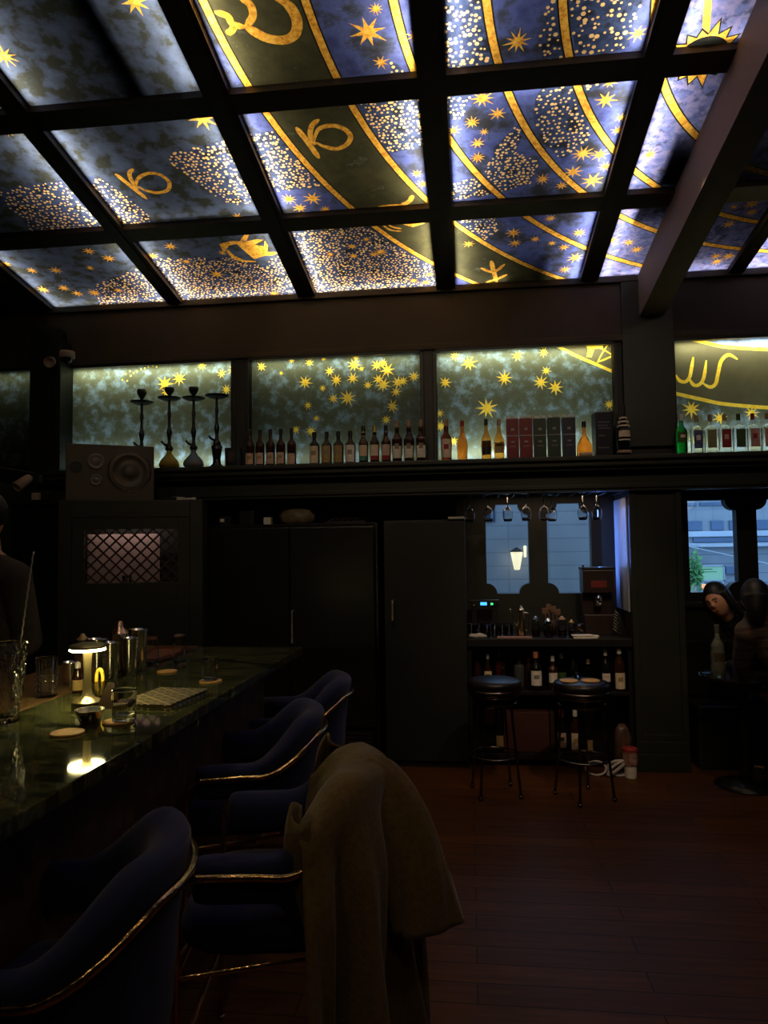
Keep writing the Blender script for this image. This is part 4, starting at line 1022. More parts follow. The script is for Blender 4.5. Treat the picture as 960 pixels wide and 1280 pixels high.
# ------------------------------------------------------------------ left cabinet with the lattice opening and the loudspeaker on it
class Face:      # upright plane through two points seen at pixels; local x along it, local y into the wall
    def __init__(self, px0, Y0, px1, Y1):
        a, c = atY(px0, 640, Y0), atY(px1, 640, Y1); self.o = Vector((a.x, a.y, 0)); d = Vector((c.x-a.x, c.y-a.y, 0)); self.w = d.length; self.d = d/self.w
        self.rz = math.atan2(self.d.y, self.d.x); self.n = Vector((-self.d.y, self.d.x, 0))
    def hit(self, px, py):
        v = ray(px, py); t = self.o.dot(self.n)/v.dot(self.n); P = v*t+Vector((0, 0, EYE)); return (P-self.o).dot(self.d), P.z
CF = Face(73, 4.76, 253, 5.02); zt_ = CF.hit(165, 625)[1]
lc = empty('lattice_cabinet', CF.o, 'dark green cabinet with diamond lattice opening behind the bar', 'cabinet', None, CF.rz)
ox0, oz1 = CF.hit(105, 664); ox1, oz0 = CF.hit(222, 727.5); oz1 += .012
b = B(); x0, x1 = 0, CF.w; m_ = .085; DP = .42
box(b, x0, ox0-m_, 0, DP, 0, zt_, .003); box(b, ox1+m_, x1, 0, DP, 0, zt_, .003)
box(b, ox0-m_, ox1+m_, 0, DP, oz1+m_, zt_, .003); box(b, ox0-m_, ox1+m_, 0, .03, 0, .6); box(b, x0, x1, DP-.04, DP, 0, zt_); box(b, x0, x1, 0, DP, 0, .05)
obj('cabinet', b, GREEN, lc)
b = B(); box(b, ox0-m_+.002, ox0, .008, .03, .62, oz1+m_-.002, .002); box(b, ox1, ox1+m_-.002, .008, .03, .62, oz1+m_-.002, .002); box(b, ox0, ox1, .008, .03, oz1, oz1+m_-.002, .002); box(b, ox0, ox1, .008, .03, .62, oz0, .002)
dd = obj('door', b, GREEN, lc)
b = B(); st_ = .085; n = int((ox1-ox0+oz1-oz0)/st_)+2
for k in range(-n, n):
    for sg_ in (1, -1):
        c_ = k*st_; A_, B_ = Vector((ox0, 0, oz0+c_)), Vector((ox1, 0, oz0+sg_*(ox1-ox0)+c_))
        d_ = B_-A_; ta, tb = sorted(((oz0-A_.z)/d_.z, (oz1-A_.z)/d_.z)); t0, t1 = max(0, ta), min(1, tb)
        if t1-t0 < .03: continue
        p0, p1 = A_+d_*t0, A_+d_*t1
        u_ = (p1-p0).normalized(); w_ = Vector((-u_.z, 0, u_.x))*.0065; yy = .010 if sg_ > 0 else .017
        vs = [b.verts.new(q+Vector((0, yy+dy, 0))) for dy in (0, .006) for q in (p0-w_, p1-w_, p1+w_, p0+w_)]
        for q in ((3,2,1,0), (4,5,6,7), (0,1,5,4), (1,2,6,5), (2,3,7,6), (3,0,4,7)): b.faces.new([vs[i] for i in q])
obj('lattice', b, pmat('dark red brown lattice', (.05, .022, .018), .5, scale=9), dd)
b = B(); box(b, ox0-.02, ox1-.15, .18, .195, oz0-.005, oz1-.03, .003); obj('backing_board', b, pmat('dusty mauve board', (.33, .23, .20), .7, noise=(.26, .18, .16), scale=7), lc)
b = B(); box(b, ox0-.09, ox1+.09, .035, DP-.05, oz0-.03, oz0-.01, .002); obj('inner_shelf', b, GREENB, lc)
def onF(F_, x, y, z): return F_.o+F_.d*x+F_.n*y+Vector((0, 0, z))
b = B(); lathe(b, [(0, 0), (.03, 0), (.035, .06), (.033, .06), (.028, .004), (0, .004)], 20)
tag(obj('small_glass', b, GLASS, None, onF(CF, (ox0+ox1)/2-.05, .11, oz0-.0095), smooth=True), 'small glass standing behind the diamond lattice', 'glass')
aimed(area('niche_light', onF(CF, (ox0+ox1)/2-.05, .10, oz1+.04), (0, 0, 0), .5, .02, .42, (1, .80, .72)), CF.n*.4+Vector((0, 0, -1)))
SF = Face(81.5, 4.78, 192.5, 5.07); zs = zt_+.0005
sp = empty('loudspeaker', SF.o+Vector((0, 0, zs)), 'large dark studio loudspeaker lying on the lattice cabinet', 'speaker', None, SF.rz)
SPK = pmat('dark brown speaker veneer', (.062, .048, .034), .5, noise=(.052, .040, .028), scale=4)
b = B(); box(b, 0, SF.w, 0, .26, 0, SF.hit(137, 556)[1]-zs, .006); obj('cabinet', b, SPK, sp)
def driver(name, px, py, r, dome, parent):
    x, z = SF.hit(px, py); z -= zs
    b = B(); lathe(b, [(r*1.06, 0), (r*1.06, .008), (r*1.0, .012), (r*.93, .006), (r*.90, .012), (r*.84, .012), (r*.80, .003), (r*.35, .0015), (r*.34, .004), (r*.2, .010), (0, .012)] if not dome else [(r*1.25, 0), (r*1.25, .005), (r*.9, .006), (r*.75, .001), (r*.6, .002), (r*.3, .009), (0, .011)], 44)
    return obj(name, b, pmat('dark speaker cone', (.085, .070, .055), .45, noise=(.06, .05, .04), scale=14) if not dome else pmat('grey dome', (.14, .12, .11), .35, scale=9), parent, (x, 0, z), smooth=True, rot=(PI/2, 0, 0))
driver('woofer', 162, 589, .136, False, sp); driver('midrange', 120, 577, .048, True, sp); driver('tweeter', 120, 600, .034, True, sp)
x, z = SF.hit(95, 584); b = B(); lathe(b, [(.043, 0), (.043, .004), (.034, .004), (.032, .001), (0, .001)], 28); obj('bass_port', b, BLACK, sp, (x, 0, z-zs), smooth=False, rot=(PI/2, 0, 0))
x, z = SF.hit(162, 589); b = B(); lathe(b, [(.146, .0005), (.152, .001), (.152, .007), (.148, .008), (.145, .004)], 48); obj('woofer_ring', b, DULLMET, sp, (x, 0, z-zs), smooth=True, rot=(PI/2, 0, 0))
# adapter and cable on the cabinet top
b = B(); box(b, -.05, .0, -.018, .018, 0, .022, .004); box(b, .0, .075, -.008, .008, .004, .016, .003); box(b, .06, .09, -.012, .012, .002, .018, .003)
tag(obj('power_adapter', b, WHITEP, None, onF(CF, CF.hit(229, 622)[0], .05, zt_+.0005)), 'white plug adapter lying right of loudspeaker', 'adapter')
b = B(); tube(b, cat([(-.12, 0, .008), (-.07, .03, .03), (-.03, -.01, .02), (.02, .02, .035), (.06, 0, .008)], 6), .006, 8)
tag(obj('cable', b, BLACK, None, onF(CF, CF.hit(213, 622)[0], .17, zt_+.0005), smooth=True), 'loose black cable between loudspeaker and white adapter', 'cable')

# ------------------------------------------------------------------ post with camera and spot heads at the left
b = B(); box(b, -3.55, -3.30, D-.12, D+.01, 2.3, 3.5); box(b, -3.60, -3.50, 5.0, 5.2, 0, 2.2, .004); box(b, -3.33, -3.26, D-.16, D+.01, 2.3, 3.4, .004)
tag(obj('wall_far', b, GREENB), kind='structure')
def spothead(px, py, Y, d, label, r=.045, L=.12, mat=None):
    p = atY(px, py, Y); t = empty('spotlight', p, label, 'spotlight')
    d = Vector(d).normalized(); q = d.to_track_quat('Z', 'Y').to_matrix().to_4x4()
    b = B(); lathe(b, [(0, -L*.5), (r*.7, -L*.5), (r*.85, -L*.35), (r, L*.5), (r*.9, L*.5), (r*.75, L*.3), (0, L*.28)], 24)
    for v_ in b.verts: v_.co = q @ v_.co
    obj('lamp_head', b, mat or pmat('beige spotlight shell', (.50, .36, .24), .5, scale=5), t, smooth=True)
    b = B(); bk = -d*L*.45; tube(b, cat([bk, bk+Vector((0, .04, .01)), bk+Vector((.0, .09, .0))], 4), .012, 8); box(b, bk.x-.03, bk.x+.03, bk.y+.07, bk.y+.12, bk.z-.03, bk.z+.03, .004); obj('bracket', b, BLACK, t)
    return t
spothead(63, 452, 5.36, (.35, -.9, -.35), 'beige spotlight head on the post, left of the dome camera', .042, .12)
t = empty('security_camera', atY(84, 447, 5.42), 'pale dome security camera on the post top', 'camera')
b = B(); lathe(b, [(0, .05), (.055, .05), (.06, .03), (.06, .0), (.045, -.005), (0, -.005)], 28); obj('housing', b, pmat('beige camera shell', (.50, .38, .30), .5, scale=5), t, smooth=True)
b = B(); lathe(b, [(.045, -.004), (.040, -.025), (.022, -.042), (0, -.046)], 24); obj('dome', b, pmat('black camera dome', (.01, .01, .01), .1, scale=5), t, smooth=True)
b = B(); tube(b, [(0, 0, .03), (0, .07, .03)], .015, 8); obj('arm', b, BLACK, t)
# boom with two heads low left
bo = empty('lamp_boom', atY(-20, 590, 4.9), 'thin dark boom arm reaching in above the barman', 'boom arm')
p0 = atY(-20, 582, 4.9); p1 = atY(44, 592, 5.0)
b = B(); tube(b, [(0, 0, 0), p1-p0], .010, 8); tube(b, [(p1-p0), (p1-p0)+Vector((.0, .02, -.22)), (p1-p0)+Vector((.02, .12, -.26))], .012, 8); bo.location = p0; obj('arm', b, DULLMET, bo)
spothead(29, 603, 4.9, (-.35, -.7, -.6), 'beige spotlight head hanging from the boom', .040, .13)
t = empty('socket_box', atY(47, 621, 4.92), 'small pale socket box at the end of boom', 'box')
b = B(); box(b, -.03, .03, -.03, .03, -.025, .028, .004); obj('case', b, pmat('beige camera shell', (.5, .38, .3)), t); b = B(); box(b, -.025, .025, -.025, .025, -.05, -.026, .004); box(b, .035, .09, -.02, .03, -.03, .035, .01); obj('lower_case', b, BLACK, t)

# ------------------------------------------------------------------ hookahs on the shelf
def hookah(px, base_y, top_y, tray_y, cap, glassmat, lean, label, vase=False, Y=5.50):
    p = atY(px, base_y, Y); zt_ = atY(px, top_y, Y).z-SH; ztr = atY(px, tray_y, Y).z-SH
    t = empty('hookah', (p.x, Y, SH), label, 'hookah', 'hookahs standing on the shelf')
    if vase:
        b = B(); lathe(b, [(0, 0), (.06, 0), (.062, .006), (.035, .03), (.030, .07), (.040, .13), (.045, .17), (.030, .185), (0, .185)], 28); obj('base', b, BLKGL, t, smooth=True); zb = .18
    else:
        b = B(); lathe(b, [(0, 0), (.055, 0), (.078, .02), (.083, .04), (.070, .07), (.035, .105), (.021, .13), (.022, .155), (.019, .155), (.018, .13), (.032, .10), (.066, .068), (.078, .04), (.07, .02), (0, .006)], 32); obj('base', b, glassmat, t, smooth=True); zb = .15
        b = B(); lathe(b, [(0, .007), (.068, .021), (.076, .04), (.066, .065), (0, .066)], 28); obj('water', b, glassmat, t, smooth=True)
    b = B(); H = ztr-zb
    lathe(b, [(0, zb-.005), (.03, zb), (.033, zb+.02), (.017, zb+.04), (.012, zb+H*.2), (.018, zb+H*.3), (.023, zb+H*.36), (.013, zb+H*.45), (.010, zb+H*.62), (.017, zb+H*.72), (.011, zb+H*.8), (.010, ztr-.01), (.014, ztr), (0, ztr)], 20)
    tube(b, [(.0, 0, zb+.03), (-.045, -.01, zb+.055), (-.06, -.012, zb+.075)], .010, 8); obj('stem', b, GLOSSBK, t, smooth=True)
    b = B(); lathe(b, [(0, ztr-.004), (.05, ztr-.004), (.092, ztr+.014), (.093, ztr+.018), (.05, ztr+.003), (0, ztr+.003)], 34); obj('ash_tray', b, GLOSSBK, t, smooth=True)
    if cap:
        b = B(); z = ztr+.003; h = zt_-z; lathe(b, [(0, z), (.012, z), (.014, z+h*.35), (.038, z+h*.7), (.041, z+h*.97), (.036, z+h), (.02, z+h*.93), (0, z+h*.93)], 24); obj('bowl', b, GLOSSBK, t, smooth=True)
hookah(177, 578, 487, 505, True, CLEARB, 0, 'hookah at left of the row, base hidden by loudspeaker')
hookah(211.5, 580, 484.5, 500, True, pmat('yellow hookah glass', (.75, .55, .05), .08, trans=.55, scale=5), 0, 'hookah with rounded yellow glass base')
hookah(242, 580, 484, 500, True, pmat('blue grey hookah glass', (.22, .38, .42), .08, trans=.5, noise=(.4, .33, .36), scale=9), 0, 'hookah with blue grey glass base')
hookah(271, 578, 497, 497, False, CLEARB, 0, 'hookah with dark vase base at the right end of row', vase=True)
b = B(); box(b, -.055, .055, -.05, .05, 0, .155, .004); b2 = B(); box(b2, -.03, .03, -.0535, -.0495, .04, .12, .001)
p = atY(292, 580, 5.52); item('small_box', [('carton', b, BOXBK, False), ('label_patch', b2, pmat('dim brown print', (.05, .03, .03), .5, noise=(.02, .015, .015)), False)], (p.x, 5.52, SH), 'black box on the shelf between hookahs and brown bottles', 'box')

# ------------------------------------------------------------------ bottles
PR = {'whisky': lambda R, H: [(R*.93, 0), (R, .006), (R, H*.56), (R*.93, H*.62), (R*.45, H*.70), (R*.36, H*.76), (R*.36, H*.93)],
      'bulge': lambda R, H: [(R*.85, 0), (R*.9, .006), (R, H*.5), (R*.97, H*.56), (R*.42, H*.68), (R*.40, H*.72), (R*.48, H*.78), (R*.36, H*.84), (R*.36, H*.93)],
      'wine': lambda R, H: [(R*.95, 0), (R, .008), (R, H*.58), (R*.85, H*.66), (R*.42, H*.76), (R*.36, H*.80), (R*.36, H*.95)],
      'cognac': lambda R, H: [(R*.80, 0), (R*.86, .006), (R, H*.35), (R*.90, H*.50), (R*.45, H*.66), (R*.32, H*.74), (R*.30, H*.93)],
      'teardrop': lambda R, H: [(R*.75, 0), (R*.95, .01), (R, H*.18), (R*.92, H*.34), (R*.60, H*.50), (R*.28, H*.60), (R*.24, H*.66), (R*.24, H*.93)],
      'gin': lambda R, H: [(R*.96, 0), (R, .006), (R, H*.63), (R*.94, H*.67), (R*.36, H*.73), (R*.31, H*.78), (R*.31, H*.90)]}
def bottle(kind, R, H, glassm, capm, labm, lz, label, group, loc, square=False, band=None, neck=None, mark=None, catg='bottle', rz=0.0, caph=.16):
    t = empty(kind+'_bottle' if kind not in ('bulge', 'teardrop') else 'spirit_bottle', loc, label, catg, group, rz)
    pr = PR[kind](R, H); mod = (lambda a, z: 1/max(abs(math.cos(a)), abs(math.sin(a)))**.72 if z < H*.66 else 1) if square else None
    sg_ = 32; b = B(); lathe(b, [(0, 0)]+pr+[(0, pr[-1][1])], sg_, mod=mod); obj('bottle_body', b, glassm, t, smooth=not square)
    rn = pr[-1][0]; b = B(); lathe(b, [(0, H*(1-caph)), (rn*1.12, H*(1-caph)), (rn*1.15, H*.99), (rn*.9, H), (0, H)], 20); obj('cap', b, capm, t, smooth=False)
    if labm:
        z0, z1 = lz[0]*H, lz[1]*H; b = B(); n = 18; a0, a1 = -PI/2-.95, -PI/2+.95
        def rad(z):
            P = pr
            for (r0, q0), (r1, q1) in zip(P[:-1], P[1:]):
                if q0 <= z <= q1: return r0+(r1-r0)*(z-q0)/max(1e-6, q1-q0)
            return R
        if square:
            w_ = R*.80; yy = -R*1.012
            box(b, -w_, w_, yy-.0012, yy, z0, z1, 0)
        else:
            rows = []
            for i in range(n+1):
                a = a0+(a1-a0)*i/n; rows.append([b.verts.new(((rad(z)+.0007)*math.cos(a), (rad(z)+.0007)*math.sin(a), z)) for z in (z0, (z0+z1)/2, z1)])
            for A_, C_ in zip(rows[:-1], rows[1:]):
                for k in range(2): b.faces.new((A_[k], C_[k], C_[k+1], A_[k+1]))
        lo_ = obj('label', b, labm, t, smooth=not square)
        if band or mark:
            b = B(); zz0, zz1 = (z0-.0, z0+(z1-z0)*.28) if band else (z0+(z1-z0)*.45, z0+(z1-z0)*.72); sp_ = 1.0 if band else .45
            if square: box(b, -R*.80*sp_, R*.80*sp_, -R*1.012-.002, -R*1.012-.0011, zz0, zz1)
            else:
                rows = []
                for i in range(n+1):
                    a = -PI/2+(a0+(a1-a0)*i/n+PI/2)*sp_; rows.append([b.verts.new(((rad(z)+.0013)*math.cos(a), (rad(z)+.0013)*math.sin(a), z)) for z in (zz0, zz1)])
                for A_, C_ in zip(rows[:-1], rows[1:]): b.faces.new((A_[0], C_[0], C_[1], A_[1]))
            obj('label_band' if band else 'label_print', b, band or mark, lo_ if False else t, smooth=not square)
    if neck:
        b = B(); lathe(b, [(rn*1.05, H*.70), (rn*1.2, H*.72), (rn*1.08, H*.85)], 20); obj('neck_foil', b, neck, t, smooth=True)
    return t
BY = 5.50
def sx(px, Y=BY): return atY(px, 560, Y).x
def hh(top, base, Y=BY): return (base-top)/F_PX*Y*1.0
G1 = 'five dark whisky bottles at left of the shelf'; G2 = 'cream and mustard label bottles on the shelf'; G3 = 'three gold necked bottles on the shelf'; G4 = 'three tall white label bottles on the shelf'
names1 = ['leftmost dark bottle with pinkish label on the shelf', 'second dark pinkish label bottle from the shelf box', 'middle bottle of the five with pinkish labels', 'fourth dark pinkish label bottle, left of the low label one', 'dark bottle with a low label, right end of five']
for k, px in enumerate((312.7, 325, 338, 351, 364.6)):
    H = hh(534.5, 581)+.01; bottle('whisky', .036, H, DARKGL, CAPBK, PAPERP, (.04, .32) if k == 4 else (.06, .36), names1[k], G1, (sx(px), BY, SH), mark=None if k == 4 else PAPERM)
for px, lm, lab in ((393, PAPER, 'bottle with large cream label left of mustard label pair'), (408.3, PAPERM, 'left bottle of the mustard label pair'), (423, PAPERM, 'right bottle of the mustard label pair'), (438, PAPERW, 'bottle with white label right of the mustard label pair')):
    bottle('whisky', .041, hh(539, 580)+.01, BLKGL, CAPBK, lm, (.05, .56), lab, G2, (sx(px), BY, SH), mark=pmat('grey label print', (.3, .25, .18), .7, scale=200))
for px, bd_, lab in ((454.3, LTEAL, 'bottle with cream and teal label on the shelf'), (468.3, LRED, 'gold necked bottle with cream and red label'), (482.5, LRED, 'dark necked bottle with cream and red label')):
    bottle('bulge', .038, hh(531, 577)+.015, DARKGL, CAPBK if px != 468.3 else CAPGOLD, PAPERP if px > 480 else PAPER, (.08, .48), lab, G3, (sx(px), BY, SH), band=bd_, neck=CAPGOLD if px < 470 else None)
for k, px in enumerate((496.5, 511.3, 526.3)):
    bottle('bulge', .040, hh(524, 576)+.012, DARKGL, CAPCORK, PAPERW, (.10, .57), ['left one of three tall white label bottles', 'middle one of three tall white label bottles', 'right one of three tall white label bottles, by the post'][k], G4, (sx(px), BY, SH), mark=pmat('grey label print', (.3, .25, .18)))
bottle('bulge', .043, hh(521, 572)+.012, REDGL, CAPCORK, PAPER, (.08, .52), 'ruby bottle with cream label left of the orange one', None, (sx(558), BY, SH), mark=LRED)
bottle('cognac', .042, hh(522, 571)+.012, ORANGE, CAPRED, None, (0, 0), 'orange bottle with a red capsule on the shelf', None, (sx(578), BY, SH))
bottle('cognac', .042, hh(520, 570)+.012, AMBER, CAPBK, LBLACK, (.12, .46), 'amber bottle with black label and black capsule', None, (sx(608), BY, SH))
bottle('cognac', .042, hh(520, 569)+.012, AMBER, CAPCORK, PAPERM, (.16, .42), 'amber bottle touching the first red carton', None, (sx(624), BY, SH))
bottle('teardrop', .058, hh(523, 566)+.010, ORANGE, CAPBK, PAPERW, (.03, .12), 'round shouldered orange cognac bottle right of the cartons', None, (sx(730.5), BY, SH))
def carton(x0, x1, top, base, mat, lab, grp, fl=True, lean=0):
    X0, X1 = sx(x0), sx(x1); H = hh(top, base); w2 = (X1-X0)/2; t = empty('bottle_carton', ((X0+X1)/2, BY, SH), lab, 'carton', grp)
    b = B(); box(b, -w2, w2, -.045, .045, 0, H, .002); obj('carton_body', b, mat, t)
    b = B(); box(b, -w2*.95, w2*.95, -.0465, -.0452, H*.56, H*.585); box(b, -w2*.30, w2*.30, -.0465, -.0452, H*.40, H*.44); box(b, -w2*.5, w2*.5, -.0465, -.0452, H*.30, H*.315); box(b, -.012, .012, -.0465, -.0452, H*.70, H*.76); obj('front_print', b, pmat('silver carton print', (.30, .27, .25), .4, scale=60), t)
    if fl:
        for q0, q1 in ((-.9, -.25), (.25, .9)):
            b = B(); box(b, w2*q0, w2*q1, -.044, -.040, H-.004, H+.02, .001); obj('flap', b, CAPW, t)
    b = B(); box(b, -w2*.98, w2*.98, -.0463, -.045, .0, .006); obj('base_edge', b, PAPERW, t)
CR = pmat('dark red carton', (.22, .012, .016), .4, scale=9); CG = pmat('bottle green carton', (.018, .045, .022), .4, scale=9); CN = pmat('navy carton', (.015, .022, .05), .4, scale=9)
gr = 'upright spirit cartons on the shelf'
carton(633.3, 648.3, 518, 568, CR, 'left one of the two dark red cartons', gr); carton(649.5, 665.5, 517.5, 567.6, CR, 'right one of the two dark red cartons', gr)
carton(667, 682.5, 518, 567.2, CG, 'green carton beside the red pair', gr); carton(684.7, 700.5, 517, 566.8, CG, 'green carton next to the navy one', gr); carton(703, 719, 517, 566.3, CN, 'single navy carton at the right end of row', gr)
# dark tilted gift box and two dark bottles
X0 = sx(753); t = empty('gift_box', (X0, BY, SH), 'large black gift box left of the column', 'box', None, .12)
b = B(); box(b, -.062, .062, -.05, .05, 0, .33, .003); obj('box_body', b, BOXBK, t)
b = B(); 
for k, (a_, c_, z_) in enumerate(((-.045, .04, .25), (-.045, .03, .225), (-.04, .045, .205), (-.04, .01, .15), (-.045, .035, .06))): box(b, a_, c_, -.0515, -.0502, z_, z_+.009)
obj('lettering', b, pmat('dim silver lettering', (.16, .15, .17), .4, scale=60), t)
bottle('wine', .034, .36, BLKGL, CAPBK, None, (0, 0), 'thin black bottle between gift box and striped bottle', None, (sx(769), BY+.10, SH))
t = bottle('cognac', .052, .37, BLKGL, CAPBK, PAPER, (.30, .50), 'black bottle with cream striped neck and label', None, (sx(779), BY-.03, SH))
b = B()
for z_, r_ in ((.215, .046), (.245, .040), (.275, .030)): lathe(b, [(r_, z_), (r_+.002, z_+.002), (r_-.002, z_+.013), (r_-.004, z_+.013)], 24)
obj('neck_stripe', b, PAPER, t, smooth=True); b = B(); lathe(b, [(.0505, .02), (.053, .022), (.0535, .04)], 24); obj('foot_stripe', b, PAPERP, t, smooth=True)
# right hand group
bottle('whisky', .040, .30, GRNGL, CAPW, LGREEN, (.30, .55), 'green bottle beside the column on the right shelf', None, (sx(852.5), BY, SH), mark=PAPER)
Gg = 'square clear gin bottles on the right shelf'
for px, lm, cp, lab, mk in ((871.5, LNAVY, CAPCORK, 'clear square gin bottle with navy label', PAPERW), (888.5, LOLIVE, CAPCORK, 'clear square gin bottle with olive label', None), (906.5, LRED, CAPCORK, 'clear square gin bottle with red label', PAPERP), (924.3, LGREEN, LGREEN, 'clear square gin bottle with green label and green stopper', None), (942, LPINK, CAPRED, 'clear square gin bottle with pink label and red stopper', LRED), (960, LPINK, CAPCORK, 'clear square gin bottle cut off at the right photo edge', None)):
    bottle('gin', .040, .29, CLEARB, cp, lm, (.14, .60), lab, Gg, (sx(px), BY, SH), square=True, mark=mk)
# ------------------------------------------------------------------ back bar in the window nook
def zY(py, Y, px=690): return atY(px, py, Y).z
NX0, NX1 = -.03, 1.20
bb = empty('back_bar', (.585, 5.62, 0), 'black back bar unit with counter and two bottle shelves under windows', 'back bar')
hw = .612
b = B(); box(b, -hw, hw, -.02, .46, .905, .965, .004); obj('countertop', b, BLACK, bb)
b = B(); box(b, -hw, -hw+.03, .02, .46, 0, .905); box(b, hw-.03, hw, .02, .46, 0, .905); box(b, -hw, hw, .44, .46, 0, .905); obj('carcass', b, BLACK, bb)
b = B(); box(b, -hw+.03, hw-.03, .0, .44, .54, .57, .003); obj('shelf', b, BLACK, bb)
b = B(); box(b, -hw+.03, hw-.03, .0, .44, .06, .10, .003); obj('shelf', b, BLACK, bb)
l = area('added_blue_fill', (1.06, 6.09, 1.66), (0, 0, 0), .62, .015, 1.25, (.13, .30, 1.)); aimed(l, (1, -.75, 0)); l.rotation_euler = (Matrix.Rotation(math.atan2(-.75, 1)-PI/2, 3, 'Z') @ Matrix.Rotation(PI/2, 3, 'X') @ Matrix.Rotation(PI/2, 3, 'Z')).to_euler()  # blue fill light added to colour the reveal, no such lamp known
l.rotation_euler = Matrix((Vector((0, 0, 1)), Vector((.6, .8, 0)).cross(Vector((0, 0, 1)))*0+Vector((-.8, .6, 0)).cross(Vector((0, 0, 1))), Vector((-.8, .6, 0)))).transposed().to_euler()
aimed(area('nook_strip', (.6, 5.74, 2.055), (0, 0, 0), 1.0, .02, 1.7, (1, .70, .42)), (0, .12, -1))
CT = .9655; S1 = .5705; S0 = .1005
def pt(px, Y, z): return (atY(px, 800, Y).x, Y, z)
# hanging wine glasses and their rack
rk = empty('glass_rack', (.585, 5.85, 2.12), 'dark slotted rack under the soffit holding stemmed glasses', 'rack')
b = B()
for k in range(11): box(b, -.58+k*.115, -.565+k*.115, -.20, .16, -.055, -.045, .002); box(b, -.575+k*.115, -.570+k*.115, -.20, .16, -.045, 0)
obj('rail', b, BLACK, rk)
wg = None
def wine_prof(): # upside down: foot on top (z=0) bowl hanging below
    return [(0, 0), (.034, 0), (.034, -.002), (.006, -.006), (.0038, -.02), (.0038, -.085), (.010, -.098), (.033, -.122), (.040, -.150), (.037, -.185), (.030, -.212), (.0285, -.212), (.0355, -.185), (.0385, -.150), (.0315, -.124), (.008, -.101), (0, -.099)]
labs = ['first hanging wine glass from the tall cabinet', 'second hanging wine glass from the tall cabinet', 'hanging wine glass over left window, left one', 'hanging wine glass over left window, right one', 'hanging wine glass between the two nook windows', 'hanging glass at left top corner of right window', 'hanging glass over right end of right nook window', 'hanging glass right of the right nook window']
for k, (px, Y) in enumerate(((587, 5.66), (610.5, 5.66), (634.5, 5.70), (657.5, 5.66), (680, 5.66), (690, 5.86), (728.5, 5.70), (746, 5.70))):
    if wg is None:
        wg = empty('wine_glass', (0, 0, 0), labs[0], 'wine glass', 'stemmed glasses hanging in the nook')
        b = B(); P_ = wine_prof(); lathe(b, P_[:6]+[(0, -.0852)], 24); obj('stem', b, GLASS, wg, smooth=True)
        b = B(); lathe(b, [(0, -.0854), (.004, -.0854)]+P_[6:], 28); obj('bowl', b, GLASS, wg, smooth=True); o = wg
    else: o = copy_tree(wg); o['label'] = labs[k]
    o.location = (atY(px, 640, Y).x, Y, 2.074)
# counter things
b = B(); lathe(b, [(0, 0), (.026, 0), (.032, .10), (.030, .10), (.025, .006), (0, .006)], 22)
tum = tag(obj('tumbler', b, GLASS, None, pt(590, 5.72, CT), smooth=True), 'leftmost dim tumbler in row on the nook counter', 'tumbler', 'tumblers lined up on the nook counter')
for k, (px, Y) in enumerate(((599.5, 5.74), (609, 5.72), (619, 5.74), (628.5, 5.72), (637, 5.76))):
    o = tum.copy(); COL.objects.link(o); o.location = pt(px, Y, CT); o['label'] = ['second tumbler of the row on nook counter', 'third tumbler of the row on nook counter', 'fourth tumbler of the row on nook counter', 'fifth tumbler of the row on nook counter', 'rightmost tumbler, beside the steel carafe'][k]
b = B(); lathe(b, [(0, 0), (.06, .0), (.062, .012), (.05, .024), (.02, .03), (0, .03)], 20, mod=lambda a, z: 1+.16*math.sin(4*a+1)+.1*math.sin(7*a))
for v_ in b.verts: v_.co.y *= .55; v_.co.z += .004*math.sin(v_.co.x*90)+.0042
tag(obj('cloth', b, WHITEC, None, pt(597, 5.66, CT), smooth=True), 'crumpled white cloth at left end of the nook counter', 'cloth')
t = empty('carafe', pt(652, 5.72, CT), 'slim brass coloured steel carafe with long spout on counter', 'carafe')
b = B(); lathe(b, [(0, 0), (.035, 0), (.036, .004), (.024, .205), (.026, .21), (.0, .214)], 26); obj('body', b, pmat('pale brass steel', (.75, .65, .42), .2, metal=1), t, smooth=True)
b = B(); lathe(b, [(.024, .2135), (.010, .226), (.008, .238), (0, .241)], 18); obj('lid', b, pmat('pale brass steel', (.75, .65, .42)), t, smooth=True)
b = B(); tube(b, cat([(-.026, 0, .085), (-.052, 0, .11), (-.068, 0, .17), (-.085, 0, .215)], 5), .006, 8); obj('spout', b, pmat('pale brass steel', (.75, .65, .42)), t, smooth=True)
b = B(); tube(b, cat([(.024, 0, .185), (.055, 0, .18), (.062, 0, .12), (.052, 0, .06), (.034, 0, .045)], 5), .005, 8); obj('handle', b, pmat('pale brass steel', (.75, .65, .42)), t, smooth=True)
b = B(); box(b, -.13, .13, -.035, .035, 0, .012, .003); tag(obj('folded_mat', b, pmat('pink folded mat', (.40, .22, .18), .8, scale=20), None, pt(643, 5.64, CT)), 'long pinkish folded mat on counter under the carafe', 'mat')
